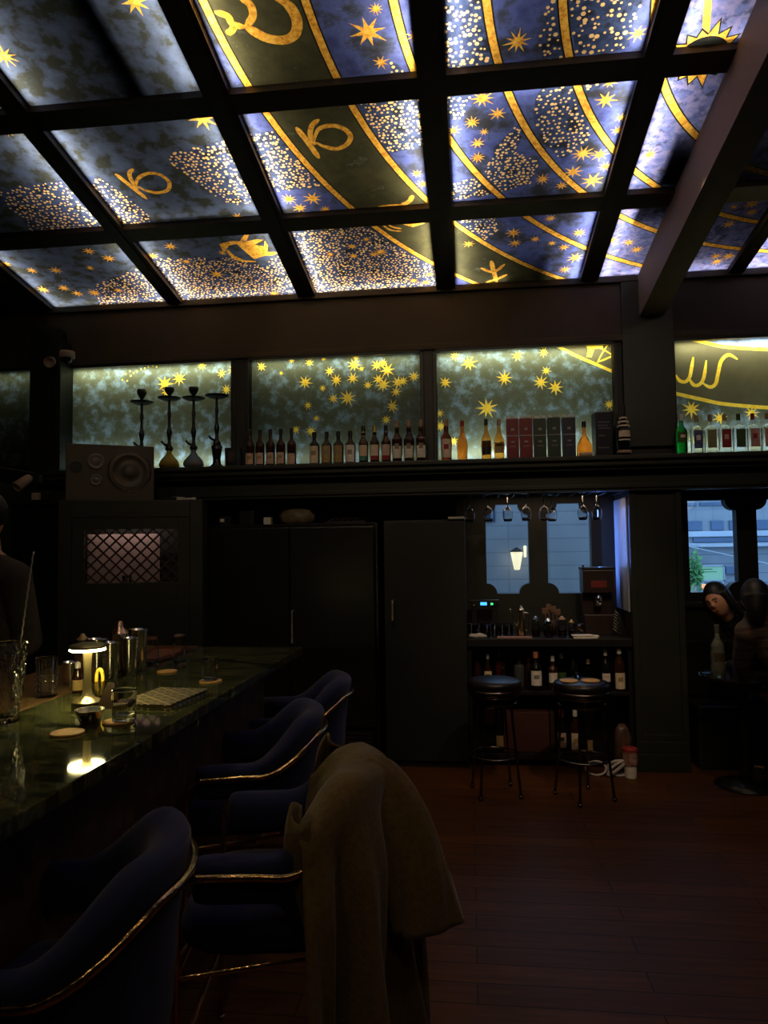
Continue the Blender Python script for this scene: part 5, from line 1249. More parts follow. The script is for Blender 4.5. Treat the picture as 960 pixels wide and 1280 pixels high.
for n_, (px, Y, r, H, cp, lab) in enumerate(((670, 5.74, .030, .15, CHROME, 'glass dropper jar with round chrome top, left of jars'), (686, 5.72, .036, .135, CHROME, 'wide glass jar with a chrome lid on nook counter'), (703, 5.74, .034, .15, CAPCORK, 'clear jar with a corked lid on nook counter'), (715, 5.72, .026, .125, CAPGOLD, 'small gold capped jar on nook counter'))):
    t = empty('storage_jar', pt(px, Y, CT), lab, 'jar', 'jars on the nook counter')
    b = B(); lathe(b, [(0, 0), (r*.95, 0), (r, .004), (r, H*.75), (r*.75, H*.86), (r*.72, H*.86), (r*.93, H*.73), (r*.93, .006), (0, .005)], 24); obj('jar_body', b, CLEARB, t, smooth=True)
    b = B(); lathe(b, [(0, H*.85), (r*.8, H*.85), (r*.82, H*.93), (r*.4, H*.97), (r*.32, H*1.04), (0, H*1.06)], 20); obj('lid', b, cp, t, smooth=True)
    b = B(); lathe(b, [(0, .006), (r*.9, .007), (r*.9, H*.3), (0, H*.3)], 20); obj('contents', b, pmat('brown spice', (.20, .10, .04), .8, noise=(.3, .17, .07), scale=60), t, smooth=True)
t = empty('utensil_cup', pt(690, 5.86, CT), 'cup of brown wooden tools standing in the middle of counter', 'cup')
b = B(); lathe(b, [(0, 0), (.04, 0), (.042, .11), (.039, .11), (.037, .006), (0, .006)], 22); obj('cup', b, DARKWOOD, t, smooth=True)
for k, (dx, dy, h, w_) in enumerate(((-.05, 0, .20, .022), (-.02, .01, .23, .018), (.015, -.01, .215, .02), (.05, .01, .19, .022))):
    b = B(); tube(b, [(dx*.3, dy, .01), (dx, dy, h-.03)], .004, 6); box(b, dx-w_, dx+w_, dy-.004, dy+.004, h-.035, h+.01, .003); obj('utensil', b, pmat('brown utensil', (.20, .10, .055), .5), t)
b = B(); box(b, -.09, .09, -.05, .05, 0, .012, .002); box(b, -.07, .10, -.045, .04, .0122, .018, .001); box(b, -.10, .06, -.05, .03, .0182, .024, .001)
tag(obj('paper_stack', b, PAPERW, None, pt(731, 5.66, CT)), 'loose stack of pale paper napkins on counter', 'paper')
t = empty('fruit_jar', pt(731, 5.72, CT+.0245), 'round glass jar of orange pieces on the paper stack', 'jar')
t.location = pt(726, 5.80, CT)
b = B(); lathe(b, [(0, 0), (.03, 0), (.046, .03), (.048, .06), (.036, .085), (.030, .09), (.028, .088), (.045, .058), (.043, .03), (.028, .005), (0, .004)], 26); obj('jar_body', b, CLEARB, t, smooth=True)
b = B(); g = random.Random(2)
for k in range(8): a = g.uniform(0, 6.3); r = g.uniform(.0, .026); lathe(b, [(0, -.009), (.009, -.003), (.008, .005), (0, .009)], 8, (r*math.cos(a), r*math.sin(a), .018+k*.007))
obj('contents', b, pmat('orange peel pieces', (.65, .22, .06), .6), t, smooth=True)
t = empty('coffee_machine', pt(748, 5.93, CT), 'tall dark machine blocking the lower right of nook window', 'machine')
hM = atY(745, 709, 5.85).z-CT
b = B(); box(b, -.115, .115, -.09, .10, 0, hM*.30, .006); box(b, -.115, .115, -.0, .10, hM*.30, hM*.62, .006); box(b, -.12, .12, -.10, .10, hM*.62, hM-.02, .008); obj('housing', b, pmat('dark brown enamel', (.035, .020, .018), .35, scale=6), t)
b = B(); box(b, -.125, .125, -.105, .105, hM-.02, hM, .004); box(b, -.125, -.11, -.105, -.09, hM, hM+.02, .002); obj('top_rail', b, BLACK, t)
b = B(); box(b, -.06, .06, -.103, -.099, hM*.70, hM*.80, .001); obj('badge', b, pmat('dull red badge', (.20, .03, .025), .4), t)
b = B(); lathe(b, [(0, hM*.42), (.03, hM*.42), (.03, hM*.62), (0, hM*.62)], 20, (0, -.05, 0)); tube(b, [(0, -.06, hM*.47), (0, -.16, hM*.46)], .010, 8); obj('brew_head', b, CHROME, t, smooth=True)
t = empty('straw_fan', pt(779, 5.74, CT), 'fan of dark bar tools leaning at the right nook wall', 'tool bundle')
for k in range(7):
    b = B(); z0 = .015+.022*k; q0 = Vector((-.045+.003*k, 0, z0+.02)); q1 = Vector((.045-.006*k, .02, z0*.55)); tube(b, [q0+Vector((-.03, 0, .03)), q0, q1], .0055, 8); obj('tool', b, pmat('dim grey steel', (.22, .19, .16), .35, metal=.8), t, smooth=True)
t = empty('router', pt(606, 5.95, atY(606, 752, 5.95).z-.035), 'small black device with blue and green lights above tumblers', 'device')
zz = t.location.z
b = B(); box(b, -.12, .12, -.03, .05, 0, .05, .004); box(b, -.10, -.06, -.02, .04, CT-zz, 0, .002); box(b, .06, .10, -.02, .04, CT-zz, 0, .002); obj('case', b, BLACK, t)
b = B(); box(b, -.03, .022, -.034, -.030, .008, .032, .001); obj('blue_display', b, pmat('blue display glow', (.05, .2, 1), .4, emit=(.05, .35, 1.), estr=2.2), t)
b = B(); box(b, .052, .072, -.034, -.030, .010, .026, .001); obj('green_light', b, pmat('green indicator glow', (.05, 1, .4), .4, emit=(.08, 1, .35), estr=1.1), t)
b = B(); box(b, -.085, -.075, -.034, -.030, .006, .012, .001); obj('red_light', b, pmat('reddish indicator', (.6, .3, .25), .4, emit=(.8, .4, .3), estr=.12), t)
# bottles on the two shelves
gs = 'bottles on the upper back bar shelf'; g0 = 'bottles on the lowest back bar shelf'
for px, Y, kind, R, H, gm, cm, lm, lz, lab, mk in (
    (596, 5.80, 'wine', .030, .27, DARKGL, CAPBK, PAPERM, (.1, .3), 'dim brown bottle at far left of upper nook shelf', None),
    (609, 5.72, 'cognac', .036, .27, DARKGL, CAPW, PAPER, (.22, .5), 'bottle with white capsule and cream label, left on shelf', CAPGOLD),
    (623, 5.80, 'wine', .030, .28, REDGL, CAPRED, None, (0, 0), 'slim red capped bottle left of the drop lit one', None),
    (629, 5.70, 'teardrop', .032, .20, BLKGL, CAPBK, PAPERW, (.2, .34), 'short round bottle with small pale label on shelf', None),
    (648, 5.80, 'gin', .042, .25, pmat('smoky patterned glass', (.10, .10, .10), .2, trans=.3, scale=30), CAPBK, None, (0, 0), 'wide dark carved bottle behind left stool', None),
    (660, 5.76, 'wine', .028, .25, DARKGL, CAPRED, None, (0, 0), 'thin dark bottle left of the round label bottle', None),
    (669, 5.66, 'whisky', .047, .29, BLKGL, pmat('copper capsule', (.6, .22, .10), .4), PAPERW, (.14, .52), 'big bottle with cream label and round emblem', pmat('round emblem print', (.25, .24, .20), .7)),
    (690, 5.72, 'whisky', .038, .25, DARKGL, CAPW, PAPERW, (.2, .5), 'bottle with white label left of right stool', None),
    (701, 5.76, 'cognac', .040, .27, CLEARB, CAPW, LGREEN, (.2, .45), 'clear bottle with green label behind the right stool', None),
    (716, 5.80, 'wine', .034, .28, BLKGL, CAPBK, None, (0, 0), 'plain black bottle behind the right stool', None),
    (734, 5.76, 'gin', .040, .22, CLEARB, CAPCORK, None, (0, 0), 'clear stubby bottle behind right stool discs', None),
    (756, 5.68, 'wine', .036, .31, BLKGL, CAPW, PAPERW, (.22, .42), 'dark bottle with white capsule right of right stool', PAPERP),
    (764, 5.80, 'wine', .032, .30, BLKGL, CAPBK, None, (0, 0), 'black bottle between the two white capped ones', None),
    (773, 5.66, 'wine', .042, .33, DARKGL, CAPW, PAPER, (.06, .42), 'tall bottle with large cream label at right shelf end', PAPERM)):
    bottle(kind, R, H, gm, cm, lm, lz, lab, gs, pt(px, Y, S1), mark=mk, neck=CAPBK if False else None)
for px, Y, kind, R, H, gm, cm, lm, lz, lab, mk in (
    (622, 5.70, 'wine', .034, .30, BLKGL, CAPBK, PAPERM, (.12, .4), 'dim bottle on the lowest shelf behind left stool legs', None),
    (699, 5.68, 'wine', .036, .32, BLKGL, CAPRED, PAPERP, (.14, .48), 'red capped bottle with striped label on lowest shelf', LBLACK),
    (716, 5.66, 'wine', .040, .33, DARKGL, CAPW, PAPER, (.06, .48), 'white capped bottle with cream label on lowest shelf', PAPERM),
    (732, 5.68, 'wine', .034, .26, BLKGL, CAPBK, PAPERM, (.06, .4), 'short dark bottle with mustard label on lowest shelf', None)):
    bottle(kind, R, H, gm, cm, lm, lz, lab, g0, pt(px, Y, S0), mark=mk)
t = empty('wooden_crate', pt(655, 5.72, S0), 'dark reddish wooden crate on the lowest nook shelf', 'crate')
b = B(); box(b, -.17, .17, -.05, .22, 0, .30, .004); obj('body', b, pmat('dark red crate wood', (.075, .022, .016), .6, scale=8), t)
b = B(); box(b, .178, .21, -.045, .10, 0, .30, .003); obj('side_panel', b, DARKWOOD, t)
# floor clutter by the column
t = empty('cable_coil', (*atZ(760, 966, 0)[:2], 0), 'white cable coils and strap lying by the column foot', 'cable')
t.location = (atY(760, 960, 5.46).x, 5.46, 0)
def loop(name, cx, r, tilt, mt, rr, flat=1.0):
    b = B(); tube(b, [(cx+r*math.cos(2*PI*k/30), r*.25*math.sin(2*PI*k/30)*tilt, rr+r*.62*flat+r*.62*flat*math.sin(2*PI*k/30)) for k in range(30)], rr, 8, closed=True); obj(name, b, mt, t, smooth=True)
loop('coil', -.085, .072, 1, WHITEC, .008); loop('coil', .085, .085, -1, WHITEC, .010); loop('coil', .075, .070, 1, WHITEC, .007)
b = B(); tube(b, cat([(.0, -.03, .01), (.04, -.035, .04), (.10, -.035, .09), (.13, -.02, .115)], 5), .012, 8); tube(b, cat([(-.01, -.03, .012), (.01, -.04, .06), (.06, -.04, .10), (.11, -.03, .12)], 5), .010, 8); obj('strap', b, WHITEC, t, smooth=True)
t = empty('paint_can', (atY(788, 960, 5.44).x, 5.44, 0), 'red and white round can stacked on floor by column', 'can')
b = B(); lathe(b, [(0, 0), (.042, 0), (.043, .004), (.043, .085), (.040, .09), (0, .09)], 26); obj('lower_can', b, PAPERW, t, smooth=False)
b = B(); lathe(b, [(0, .0905), (.050, .0905), (.052, .095), (.052, .20), (.050, .205), (0, .205)], 26); obj('upper_can', b, pmat('dull red can print', (.22, .06, .05), .5, noise=(.5, .35, .28), scale=26), t, smooth=False)
b = B(); lathe(b, [(.0525, .184), (.054, .186), (.054, .203), (.05, .209), (0, .209)], 26); obj('lid', b, LRED, t, smooth=False)
t = empty('snack_bag', (atY(776, 930, 5.56).x, 5.50, 0), 'crumpled brown bag slumped against the back bar end', 'bag')
t.location = (1.085, 5.52, 0)
b = B(); lathe(b, [(0, 0), (.05, 0), (.062, .06), (.055, .16), (.062, .26), (.045, .32), (.02, .36), (0, .35)], 24, mod=lambda a, z: 1+.10*math.sin(3*a+z*30)+.06*math.sin(8*a-z*40))
for v_ in b.verts: v_.co.y *= .7
obj('bag', b, pmat('dark brown wrapper', (.14, .07, .04), .4, noise=(.05, .03, .02), scale=16), t, smooth=True)

# ------------------------------------------------------------------ two round stools before the nook
def round_stool(x, y, label, rz):
    t = empty('round_stool', (x, y, 0), label, 'stool', 'round black stools by the back bar', rz)
    b = B(); lathe(b, [(0, .70), (.172, .70), (.183, .71), (.185, .74), (.175, .757), (.14, .765), (0, .767)], 44); obj('seat', b, pmat('black leatherette', (.012, .010, .010), .35, scale=14), t, smooth=True)
    b = B(); lathe(b, [(.178, .684), (.186, .688), (.186, .702), (.178, .706)], 44); lathe(b, [(0, .655), (.165, .655), (.168, .662), (.168, .683), (0, .683)], 44); obj('seat_ring', b, pmat('dark chrome', (.25, .21, .18), .22, metal=1), t, smooth=True)
    b = B(); lathe(b, [(.15, .60), (.157, .604), (.157, .614), (.15, .618)], 40)
    box(b, -.10, -.03, -.155, -.148, .50, .60, .004); obj('lower_ring', b, pmat('dark chrome', (.25, .21, .18)), t, smooth=False)
    for k in range(4):
        a = PI/4+k*PI/2; b = B(); tube(b, cat([(.13*math.cos(a), .13*math.sin(a), .66), (.145*math.cos(a), .145*math.sin(a), .45), (.19*math.cos(a), .19*math.sin(a), .02)], 5), .009, 8)
        lathe(b, [(0, 0), (.014, 0), (.014, .022), (0, .022)], 10, (.191*math.cos(a), .191*math.sin(a), 0)); obj('leg', b, pmat('dark chrome', (.25, .21, .18)), t, smooth=True)
    b = B(); tube(b, [(.166*math.cos(2*PI*k/40), .166*math.sin(2*PI*k/40), .26) for k in range(40)], .008, 8, closed=True); obj('foot_ring', b, pmat('dark chrome', (.25, .21, .18)), t, smooth=True)
round_stool(.150, 5.03, 'left round black stool with shiny rim before the back bar', .2)
round_stool(.725, 4.98, 'right round black stool with two cork discs on its seat', .5)
for dx, dy, lab in ((-.085, -.04, 'left cork disc on the right round stool'), (.055, -.03, 'right cork disc on the right round stool')):
    b = B(); lathe(b, [(0, 0), (.058, 0), (.06, .002), (.06, .006), (.058, .008), (0, .008)], 32); tag(obj('coaster', b, CORK, None, (.725+dx, 4.98+dy, .7675)), lab, 'coaster', 'cork discs on the round stool')
b = B(); lathe(b, [(0, 0), (.02, 0), (.022, .035), (.020, .035), (.018, .003), (0, .003)], 18); tag(obj('tea_light_glass', b, GLASS, None, (.71, 5.07, .7675), smooth=True), 'tiny glass behind the two cork discs on stool', 'glass')

# ------------------------------------------------------------------ booth at the right: table, bench, bottle
bt = empty('round_table', (1.86, 5.30, 0), 'small black pedestal table in front of the right windows', 'table')
b = B(); lathe(b, [(0, .73), (.26, .73), (.27, .736), (.27, .752), (.262, .757), (0, .757)], 48); obj('tabletop', b, pmat('black lacquer tabletop', (.018, .016, .015), .22, scale=3), bt, smooth=False)
b = B(); lathe(b, [(0, .02), (.035, .02), (.03, .10), (.03, .69), (.10, .73), (0, .73)], 24); obj('pedestal', b, GLOSSBK, bt, smooth=True)
b = B(); lathe(b, [(0, 0), (.20, 0), (.205, .008), (.04, .03), (0, .03)], 36); obj('foot', b, GLOSSBK, bt, smooth=True)
TT = .7575
p = atY(898, 838, 5.24); t = empty('liquor_bottle', (p.x, 5.24, TT), 'pale clear liquor bottle with dark label on the right table', 'bottle')
b = B(); lathe(b, [(0, 0), (.044, 0), (.047, .005), (.047, .075), (.044, .085), (.047, .10), (.047, .165), (.040, .185), (.045, .20), (.036, .225), (.016, .26), (.014, .30), (0, .30)], 32); obj('bottle_body', b, pmat('pale green tinted glass', (.55, .58, .42), .06, trans=.75, scale=6), t, smooth=True)
b = B(); lathe(b, [(0, .2995), (.017, .2995), (.018, .345), (.016, .35), (0, .35)], 20); obj('cap', b, pmat('greenish stopper', (.12, .12, .08), .4), t, smooth=False)
b = B(); rows = []
for i in range(15): a = -PI/2-.8+1.6*i/14; rows.append([b.verts.new((.0478*math.cos(a), .0478*math.sin(a), z)) for z in (.105, .162)])
for A_, C_ in zip(rows[:-1], rows[1:]): b.faces.new((A_[0], C_[0], C_[1], A_[1]))
obj('label', b, pmat('dark brown bottle label', (.05, .03, .02), .5, noise=(.12, .08, .05), scale=60), t, smooth=True)
p = atY(882, 834, 5.26)
b = B(); lathe(b, [(0, 0), (.045, 0), (.048, .004), (.048, .020), (.044, .020), (.042, .006), (0, .005)], 28); tag(obj('ash_dish', b, GLASS, None, (p.x, 5.26, TT), smooth=True), 'low glass dish left of the liquor bottle', 'dish')
b = B(); lathe(b, [(0, 0), (.026, 0), (.030, .07), (.028, .07), (.024, .008), (0, .008)], 22); tag(obj('shot_tumbler', b, GLASS, None, (atY(916, 838, 5.2).x, 5.18, TT), smooth=True), 'small glass right of the liquor bottle on table', 'glass')
bn = empty('window_bench', (2.6, 5.83, 0), 'black upholstered bench under the right windows', 'bench')
b = B(); box(b, -.95, 1.2, -.22, .20, .38, .47, .03); obj('seat_pad', b, pmat('black leatherette', (.012, .010, .010)), bn, smooth=False)
b = B(); box(b, -.94, 1.19, -.18, .20, 0, .378, .004); obj('bench_base', b, GREENB, bn)
b = B(); box(b, -.95, 1.2, .13, .215, .475, .92, .03); obj('backrest', b, pmat('black leatherette', (.012, .010, .010)), bn, smooth=False)
st2 = empty('low_stool', (2.30, 4.86, 0), 'low black stool under the person with their back turned', 'stool')
b = B(); lathe(b, [(0, .40), (.17, .40), (.19, .42), (.19, .45), (.16, .465), (0, .468)], 32); obj('seat', b, pmat('black leatherette', (.012, .010, .010)), st2, smooth=True)
for k in range(4):
    a = PI/4+k*PI/2; b = B(); tube(b, [(.12*math.cos(a), .12*math.sin(a), .41), (.18*math.cos(a), .18*math.sin(a), .0)], .013, 8); obj('leg', b, pmat('pale wood leg', (.35, .22, .08), .5), st2)
# ------------------------------------------------------------------ people
def ball(bm, c, r, sc3=(1, 1, 1), M=None):
    rr = bmesh.ops.create_uvsphere(bm, u_segments=20, v_segments=14, radius=r)
    for v_ in rr['verts']:
        q = Vector((v_.co.x*sc3[0], v_.co.y*sc3[1], v_.co.z*sc3[2])); q = M @ q if M else q; v_.co = q+Vector(c)
def limb(bm, pts, rad, flat=1.0, n=5):
    P = cat(pts, n); m = len(P)
    def rf(t):
        x = t*(len(rad)-1); i = min(int(x), len(rad)-2); return rad[i]+(rad[i+1]-rad[i])*(x-i)
    tube(bm, P, 0, 16, rfun=rf); ball(bm, P[0], rad[0]*.98); ball(bm, P[-1], rad[-1]*.98)
def head_into(bm, M):
    """head with brow, nose, chin and ears, face towards local -Y, M places it"""
    r = bmesh.ops.create_uvsphere(bm, u_segments=48, v_segments=36, radius=1.0)
    for v_ in r['verts']:
        x, y, z = v_.co; X, Y, Z = x*.076, y*.095, z*.118
        if z < 0: X *= 1-.30*(-z)**1.5; Y *= 1-.12*(-z); 
        if y < 0:
            Y *= .93
            f = math.exp(-((x/.16)**2)); Y -= .022*f*math.exp(-(((z+.13)/.16)**2))+.008*f*math.exp(-(((z-.05)/.2)**2))   # nose
            Y += .010*math.exp(-(((abs(x)-.36)/.16)**2+((z-.06)/.10)**2))                                                  # eye sockets
            Y -= .007*math.exp(-((x/.3)**2+((z+.43)/.10)**2)); Y += .004*math.exp(-((x/.3)**2+((z+.36)/.03)**2))           # mouth
            Y -= .012*math.exp(-((x/.3)**2+((z+.74)/.16)**2)); Y -= .006*math.exp(-((x/.6)**2+((z-.20)/.08)**2))           # chin, brow
        else: Y *= 1.05
        v_.co = M @ Vector((X, Y, Z))
    for s_ in (-1, 1):
        ball(bm, M @ Vector((s_*.077, .008, -.005)), .017, (.4, .75, 1.7), M.to_3x3().to_4x4())
def hand_into(bm, wrist, d, up, side):
    """palm and five bent fingers; d along the hand, up = back of the hand, side = +1/-1 for the thumb's side"""
    d = Vector(d).normalized(); up = Vector(up); up = (up-d*up.dot(d)).normalized(); s_ = d.cross(up)*side; w = Vector(wrist)
    Mx = Matrix((s_, d, up)).transposed().to_4x4()
    ball(bm, w+d*.045, .045, (.88, 1.05, .38), Mx)
    for k, (off, ln) in enumerate(((.030, .068), (.011, .077), (-.010, .072), (-.030, .056))):
        a = w+d*.075+s_*off; tube(bm, cat([a-d*.02, a+d*ln*.4-up*.004, a+d*ln*.75-up*.016, a+d*ln*.95-up*.034], 3), .0082, 8)
    a = w+d*.018+s_*.034; tube(bm, cat([a-s_*.02, a+s_*.018+d*.016, a+s_*.028+d*.040-up*.008, a+s_*.024+d*.060-up*.016], 3), .0095, 8)
def solid(name, bm, mat, parent, voxel=.008, smooth_it=3):
    o = obj(name, bm, mat, parent)
    m = o.modifiers.new('fuse', 'REMESH'); m.mode = 'VOXEL'; m.voxel_size = voxel; m.use_smooth_shade = True
    if smooth_it: m = o.modifiers.new('soften', 'SMOOTH'); m.iterations = smooth_it; m.factor = .5
    return o
def HM(loc, yaw, pitch=0., roll=0.):
    """yaw 0 faces the camera side (-Y); positive yaw turns the face towards +X"""
    return Matrix.Translation(loc) @ Matrix.Rotation(yaw, 4, 'Z') @ Matrix.Rotation(pitch, 4, 'X') @ Matrix.Rotation(roll, 4, 'Y')
EYEW = pmat('eye white', (.40, .33, .28), .3); LIP = pmat('lip', (.42, .12, .09), .5)
def face_bits(M, t, smile=False):
    for s_ in (-1, 1):
        b = B(); ball(b, M @ Vector((s_*.028, -.079,   .008)), .0080, (1.25, .7, .7), M.to_3x3().to_4x4()); e_ = obj('eye', b, EYEW, t, smooth=True)
        b = B(); ball(b, M @ Vector((s_*.028, -.0845, .008)), .0048); obj('iris', b, HAIR, e_, smooth=True)
        b = B(); tube(b, [M @ Vector((s_*(.012+.034*q), -.090+.012*q*q, .026+.006*math.sin(PI*q))) for q in [k/6 for k in range(7)]], .0028, 6); obj('eyebrow', b, HAIR, t, smooth=True)
    b = B(); tube(b, [M @ Vector(((-.024+.048*q), -.096+.30*(q-.5)**2*.06, -.052+(.012 if smile else .003)*(2*q-1)**2)) for q in [k/8 for k in range(9)]], .0036, 8); obj('lips', b, LIP, t, smooth=True)

# barman standing behind the bar with his back to the room, mostly outside the left edge
ep = atY(3, 652, 3.15)
hc = Vector((ep.x-.075, 3.13, ep.z+.01)); fz = .16
t = empty('person', (hc.x, hc.y+.02, fz), 'barman in dark shirt behind the bar at left photo edge', 'person')
def rel(t_, p): return Vector(p)-t_.location
O = t.location
def LB(pts): return [Vector(p)-O for p in pts]
sh_z = hc.z-.235; cx_, cy_ = hc.x+.0, hc.y+.03
Mh = HM(hc-O, .0-PI*.62, .10)
b = B(); head_into(b, Mh)
limb(b, LB([(cx_, cy_-.01, hc.z-.09), (cx_, cy_, sh_z)]), [.055, .062])
limb(b, LB([(cx_, cy_, sh_z-.02), (cx_, cy_, sh_z-.28), (cx_, cy_, sh_z-.55)]), [.12, .13, .13])
rs = (cx_+.17, cy_-.05, sh_z-.035); ls = (cx_-.17, cy_+.05, sh_z-.035)
limb(b, LB([ls, rs]), [.062, .062])
el = (cx_+.22, cy_-.02, sh_z-.33); wr = (cx_+.10, cy_-.20, sh_z-.47)
limb(b, LB([rs, el]), [.055, .042]); limb(b, LB([el, wr]), [.042, .028]); hand_into(b, Vector(wr)-O, (-.4, -.8, -.1), (0, 0, 1), 1)
el2 = (cx_-.24, cy_+.04, sh_z-.33); wr2 = (cx_-.22, cy_-.18, sh_z-.45)
limb(b, LB([ls, el2]), [.055, .042]); limb(b, LB([el2, wr2]), [.042, .028]); hand_into(b, Vector(wr2)-O, (.3, -.8, -.1), (0, 0, 1), -1)
for s_ in (-1, 1):
    limb(b, LB([(cx_+s_*.09, cy_, sh_z-.55), (cx_+s_*.10, cy_-.01, (sh_z-.55+fz)/2+.02), (cx_+s_*.10, cy_+.01, fz+.09)]), [.09, .062, .042])
    limb(b, LB([(cx_+s_*.10, cy_+.02, fz+.042), (cx_+s_*.11, cy_-.16, fz+.032)]), [.040, .030])
solid('body', b, SKIN, t)
face_bits(Mh, t)
b = B()
limb(b, LB([(cx_, cy_, sh_z+.03), (cx_, cy_, sh_z-.03)]), [.072, .12]); limb(b, LB([(cx_, cy_, sh_z-.05), (cx_, cy_, sh_z-.28), (cx_, cy_, sh_z-.58)]), [.145, .158, .15])
limb(b, LB([ls, (cx_, cy_, sh_z-.012), rs]), [.076, .095, .076]); limb(b, LB([rs, el]), [.074, .06]); limb(b, LB([el, Vector(el).lerp(Vector(wr), .8)]), [.058, .044]); limb(b, LB([ls, el2]), [.074, .06]); limb(b, LB([el2, Vector(el2).lerp(Vector(wr2), .8)]), [.058, .044])
solid('shirt', b, CLOTHD, t, .010)
b = B()
for s_ in (-1, 1): limb(b, LB([(cx_+s_*.085, cy_, sh_z-.56), (cx_+s_*.10, cy_-.01, (sh_z-.55+fz)/2+.02), (cx_+s_*.10, cy_+.01, fz+.10)]), [.115, .08, .065])
solid('trousers', b, CLOTHK, t, .012)
b = B(); ball(b, Mh @ Vector((0, .030, .034)), 1., (.081, .092, .098), Mh.to_3x3().to_4x4())
solid('hair', b, HAIR, t, .006, 14)
for s_ in (-1, 1):
    b = B(); limb(b, LB([(cx_+s_*.10, cy_+.04, fz+.036), (cx_+s_*.115, cy_-.19, fz+.034)]), [.050, .038]); box(b, *(lambda q: (q.x-.045, q.x+.045, q.y-.22, q.y+.08))(Vector((cx_+s_*.108, cy_, 0))-Vector((O.x, O.y, 0))), 0, .022, .006); obj('shoe', b, CLOTHK, t, smooth=True)

# smiling woman on the bench leaning left over the table
hp = atY(895, 751, 5.42); hc = Vector((hp.x+.02, 5.44, hp.z))
t = empty('person', (2.30, 5.72, 0), 'smiling dark haired woman in black leaning over the right table', 'person'); O = t.location
Mh = HM(hc-O, -.75, .22, -.38)
hip = Vector((2.30, 5.73, .56)); ch_ = Vector((2.09, 5.60, .98)); nk = Vector((hc.x+.10, 5.50, hc.z-.13))
b = B(); head_into(b, Mh)
limb(b, LB([hc+Vector((.02, .015, -.06)), nk]), [.048, .052]); limb(b, LB([nk+Vector((.03, .02, -.03)), ch_, (2.21, 5.68, .76), hip]), [.07, .115, .105, .13])
rs = ch_+Vector((-.12, -.13, .075)); ls = ch_+Vector((.06, .14, .06)); limb(b, LB([ls, rs]), [.055, .055])
el = Vector((1.93, 5.40, .805)); wr = Vector((1.82, 5.47, .795)); limb(b, LB([rs, el]), [.044, .036]); limb(b, LB([el, wr]), [.036, .024]); hand_into(b, wr-O, (-.2, .8, -.1), (0, 0, 1), -1)
el2 = Vector((2.19, 5.62, .72)); wr2 = Vector((2.12, 5.50, .60)); limb(b, LB([ls, el2]), [.044, .036]); limb(b, LB([el2, wr2]), [.036, .024]); hand_into(b, wr2-O, (-.5, -.7, -.1), (0, 0, 1), 1)
for s_, kx in ((-1, 2.00), (1, 2.16)):
    limb(b, LB([hip+Vector((s_*.07-.03, 0, -.0)), (kx, 5.44+.02*s_, .50), (kx+.02, 5.48, .28), (kx+.02, 5.50, .08)]), [.085, .06, .05, .038]); limb(b, LB([(kx+.02, 5.50, .04), (kx-.03, 5.36, .03)]), [.035, .028])
solid('body', b, SKIN, t); face_bits(Mh, t, True)
b = B(); limb(b, LB([nk+Vector((.03, .01, -.03)), ch_+Vector((0, 0, .02)), (2.21, 5.68, .76), hip]), [.085, .135, .125, .145]); limb(b, LB([ls, rs]), [.072, .072]); limb(b, LB([rs, el]), [.062, .05]); limb(b, LB([el, el.lerp(wr, .85)]), [.048, .036]); limb(b, LB([ls, el2]), [.062, .05]); limb(b, LB([el2, el2.lerp(wr2, .85)]), [.048, .036])
solid('sweater', b, CLOTHK, t, .010)
b = B()
for s_, kx in ((-1, 2.00), (1, 2.16)): limb(b, LB([hip+Vector((s_*.07-.03, 0, -.0)), (kx, 5.44+.02*s_, .50), (kx+.02, 5.48, .28), (kx+.02, 5.50, .12)]), [.10, .075, .064, .052])
solid('trousers', b, CLOTHK, t, .012)
b = B(); R3 = Mh.to_3x3().to_4x4()
ball(b, Mh @ Vector((0, .022, .036)), 1., (.085, .100, .106), R3)
for s_ in (-1, 1):
    P_ = [Mh @ Vector((s_*.070, -.01, .05)), Mh @ Vector((s_*.088, .0, -.05)), Mh @ Vector((s_*.090, .02, -.13))+Vector((.02, 0, -.02)), Mh @ Vector((s_*.085, .03, -.20))+Vector((.05, 0, -.06))]
    tube(b, cat(P_, 4), .03, 10, rfun=lambda q: .034-.014*q)
P_ = [Mh @ Vector((0, .08, .03)), Mh @ Vector((0, .10, -.06)), Mh @ Vector((0, .10, -.16))+Vector((.03, 0, -.02)), Mh @ Vector((0, .09, -.23))+Vector((.05, 0, -.05))]
tube(b, cat(P_, 4), .05, 12, rfun=lambda q: .066-.03*q)
solid('hair', b, HAIR, t, .006, 14)
for kx in (2.00, 2.16):
    b = B(); limb(b, LB([(kx+.02, 5.51, .042), (kx-.04, 5.33, .034)]), [.044, .034]); obj('shoe', b, CLOTHK, t, smooth=True)

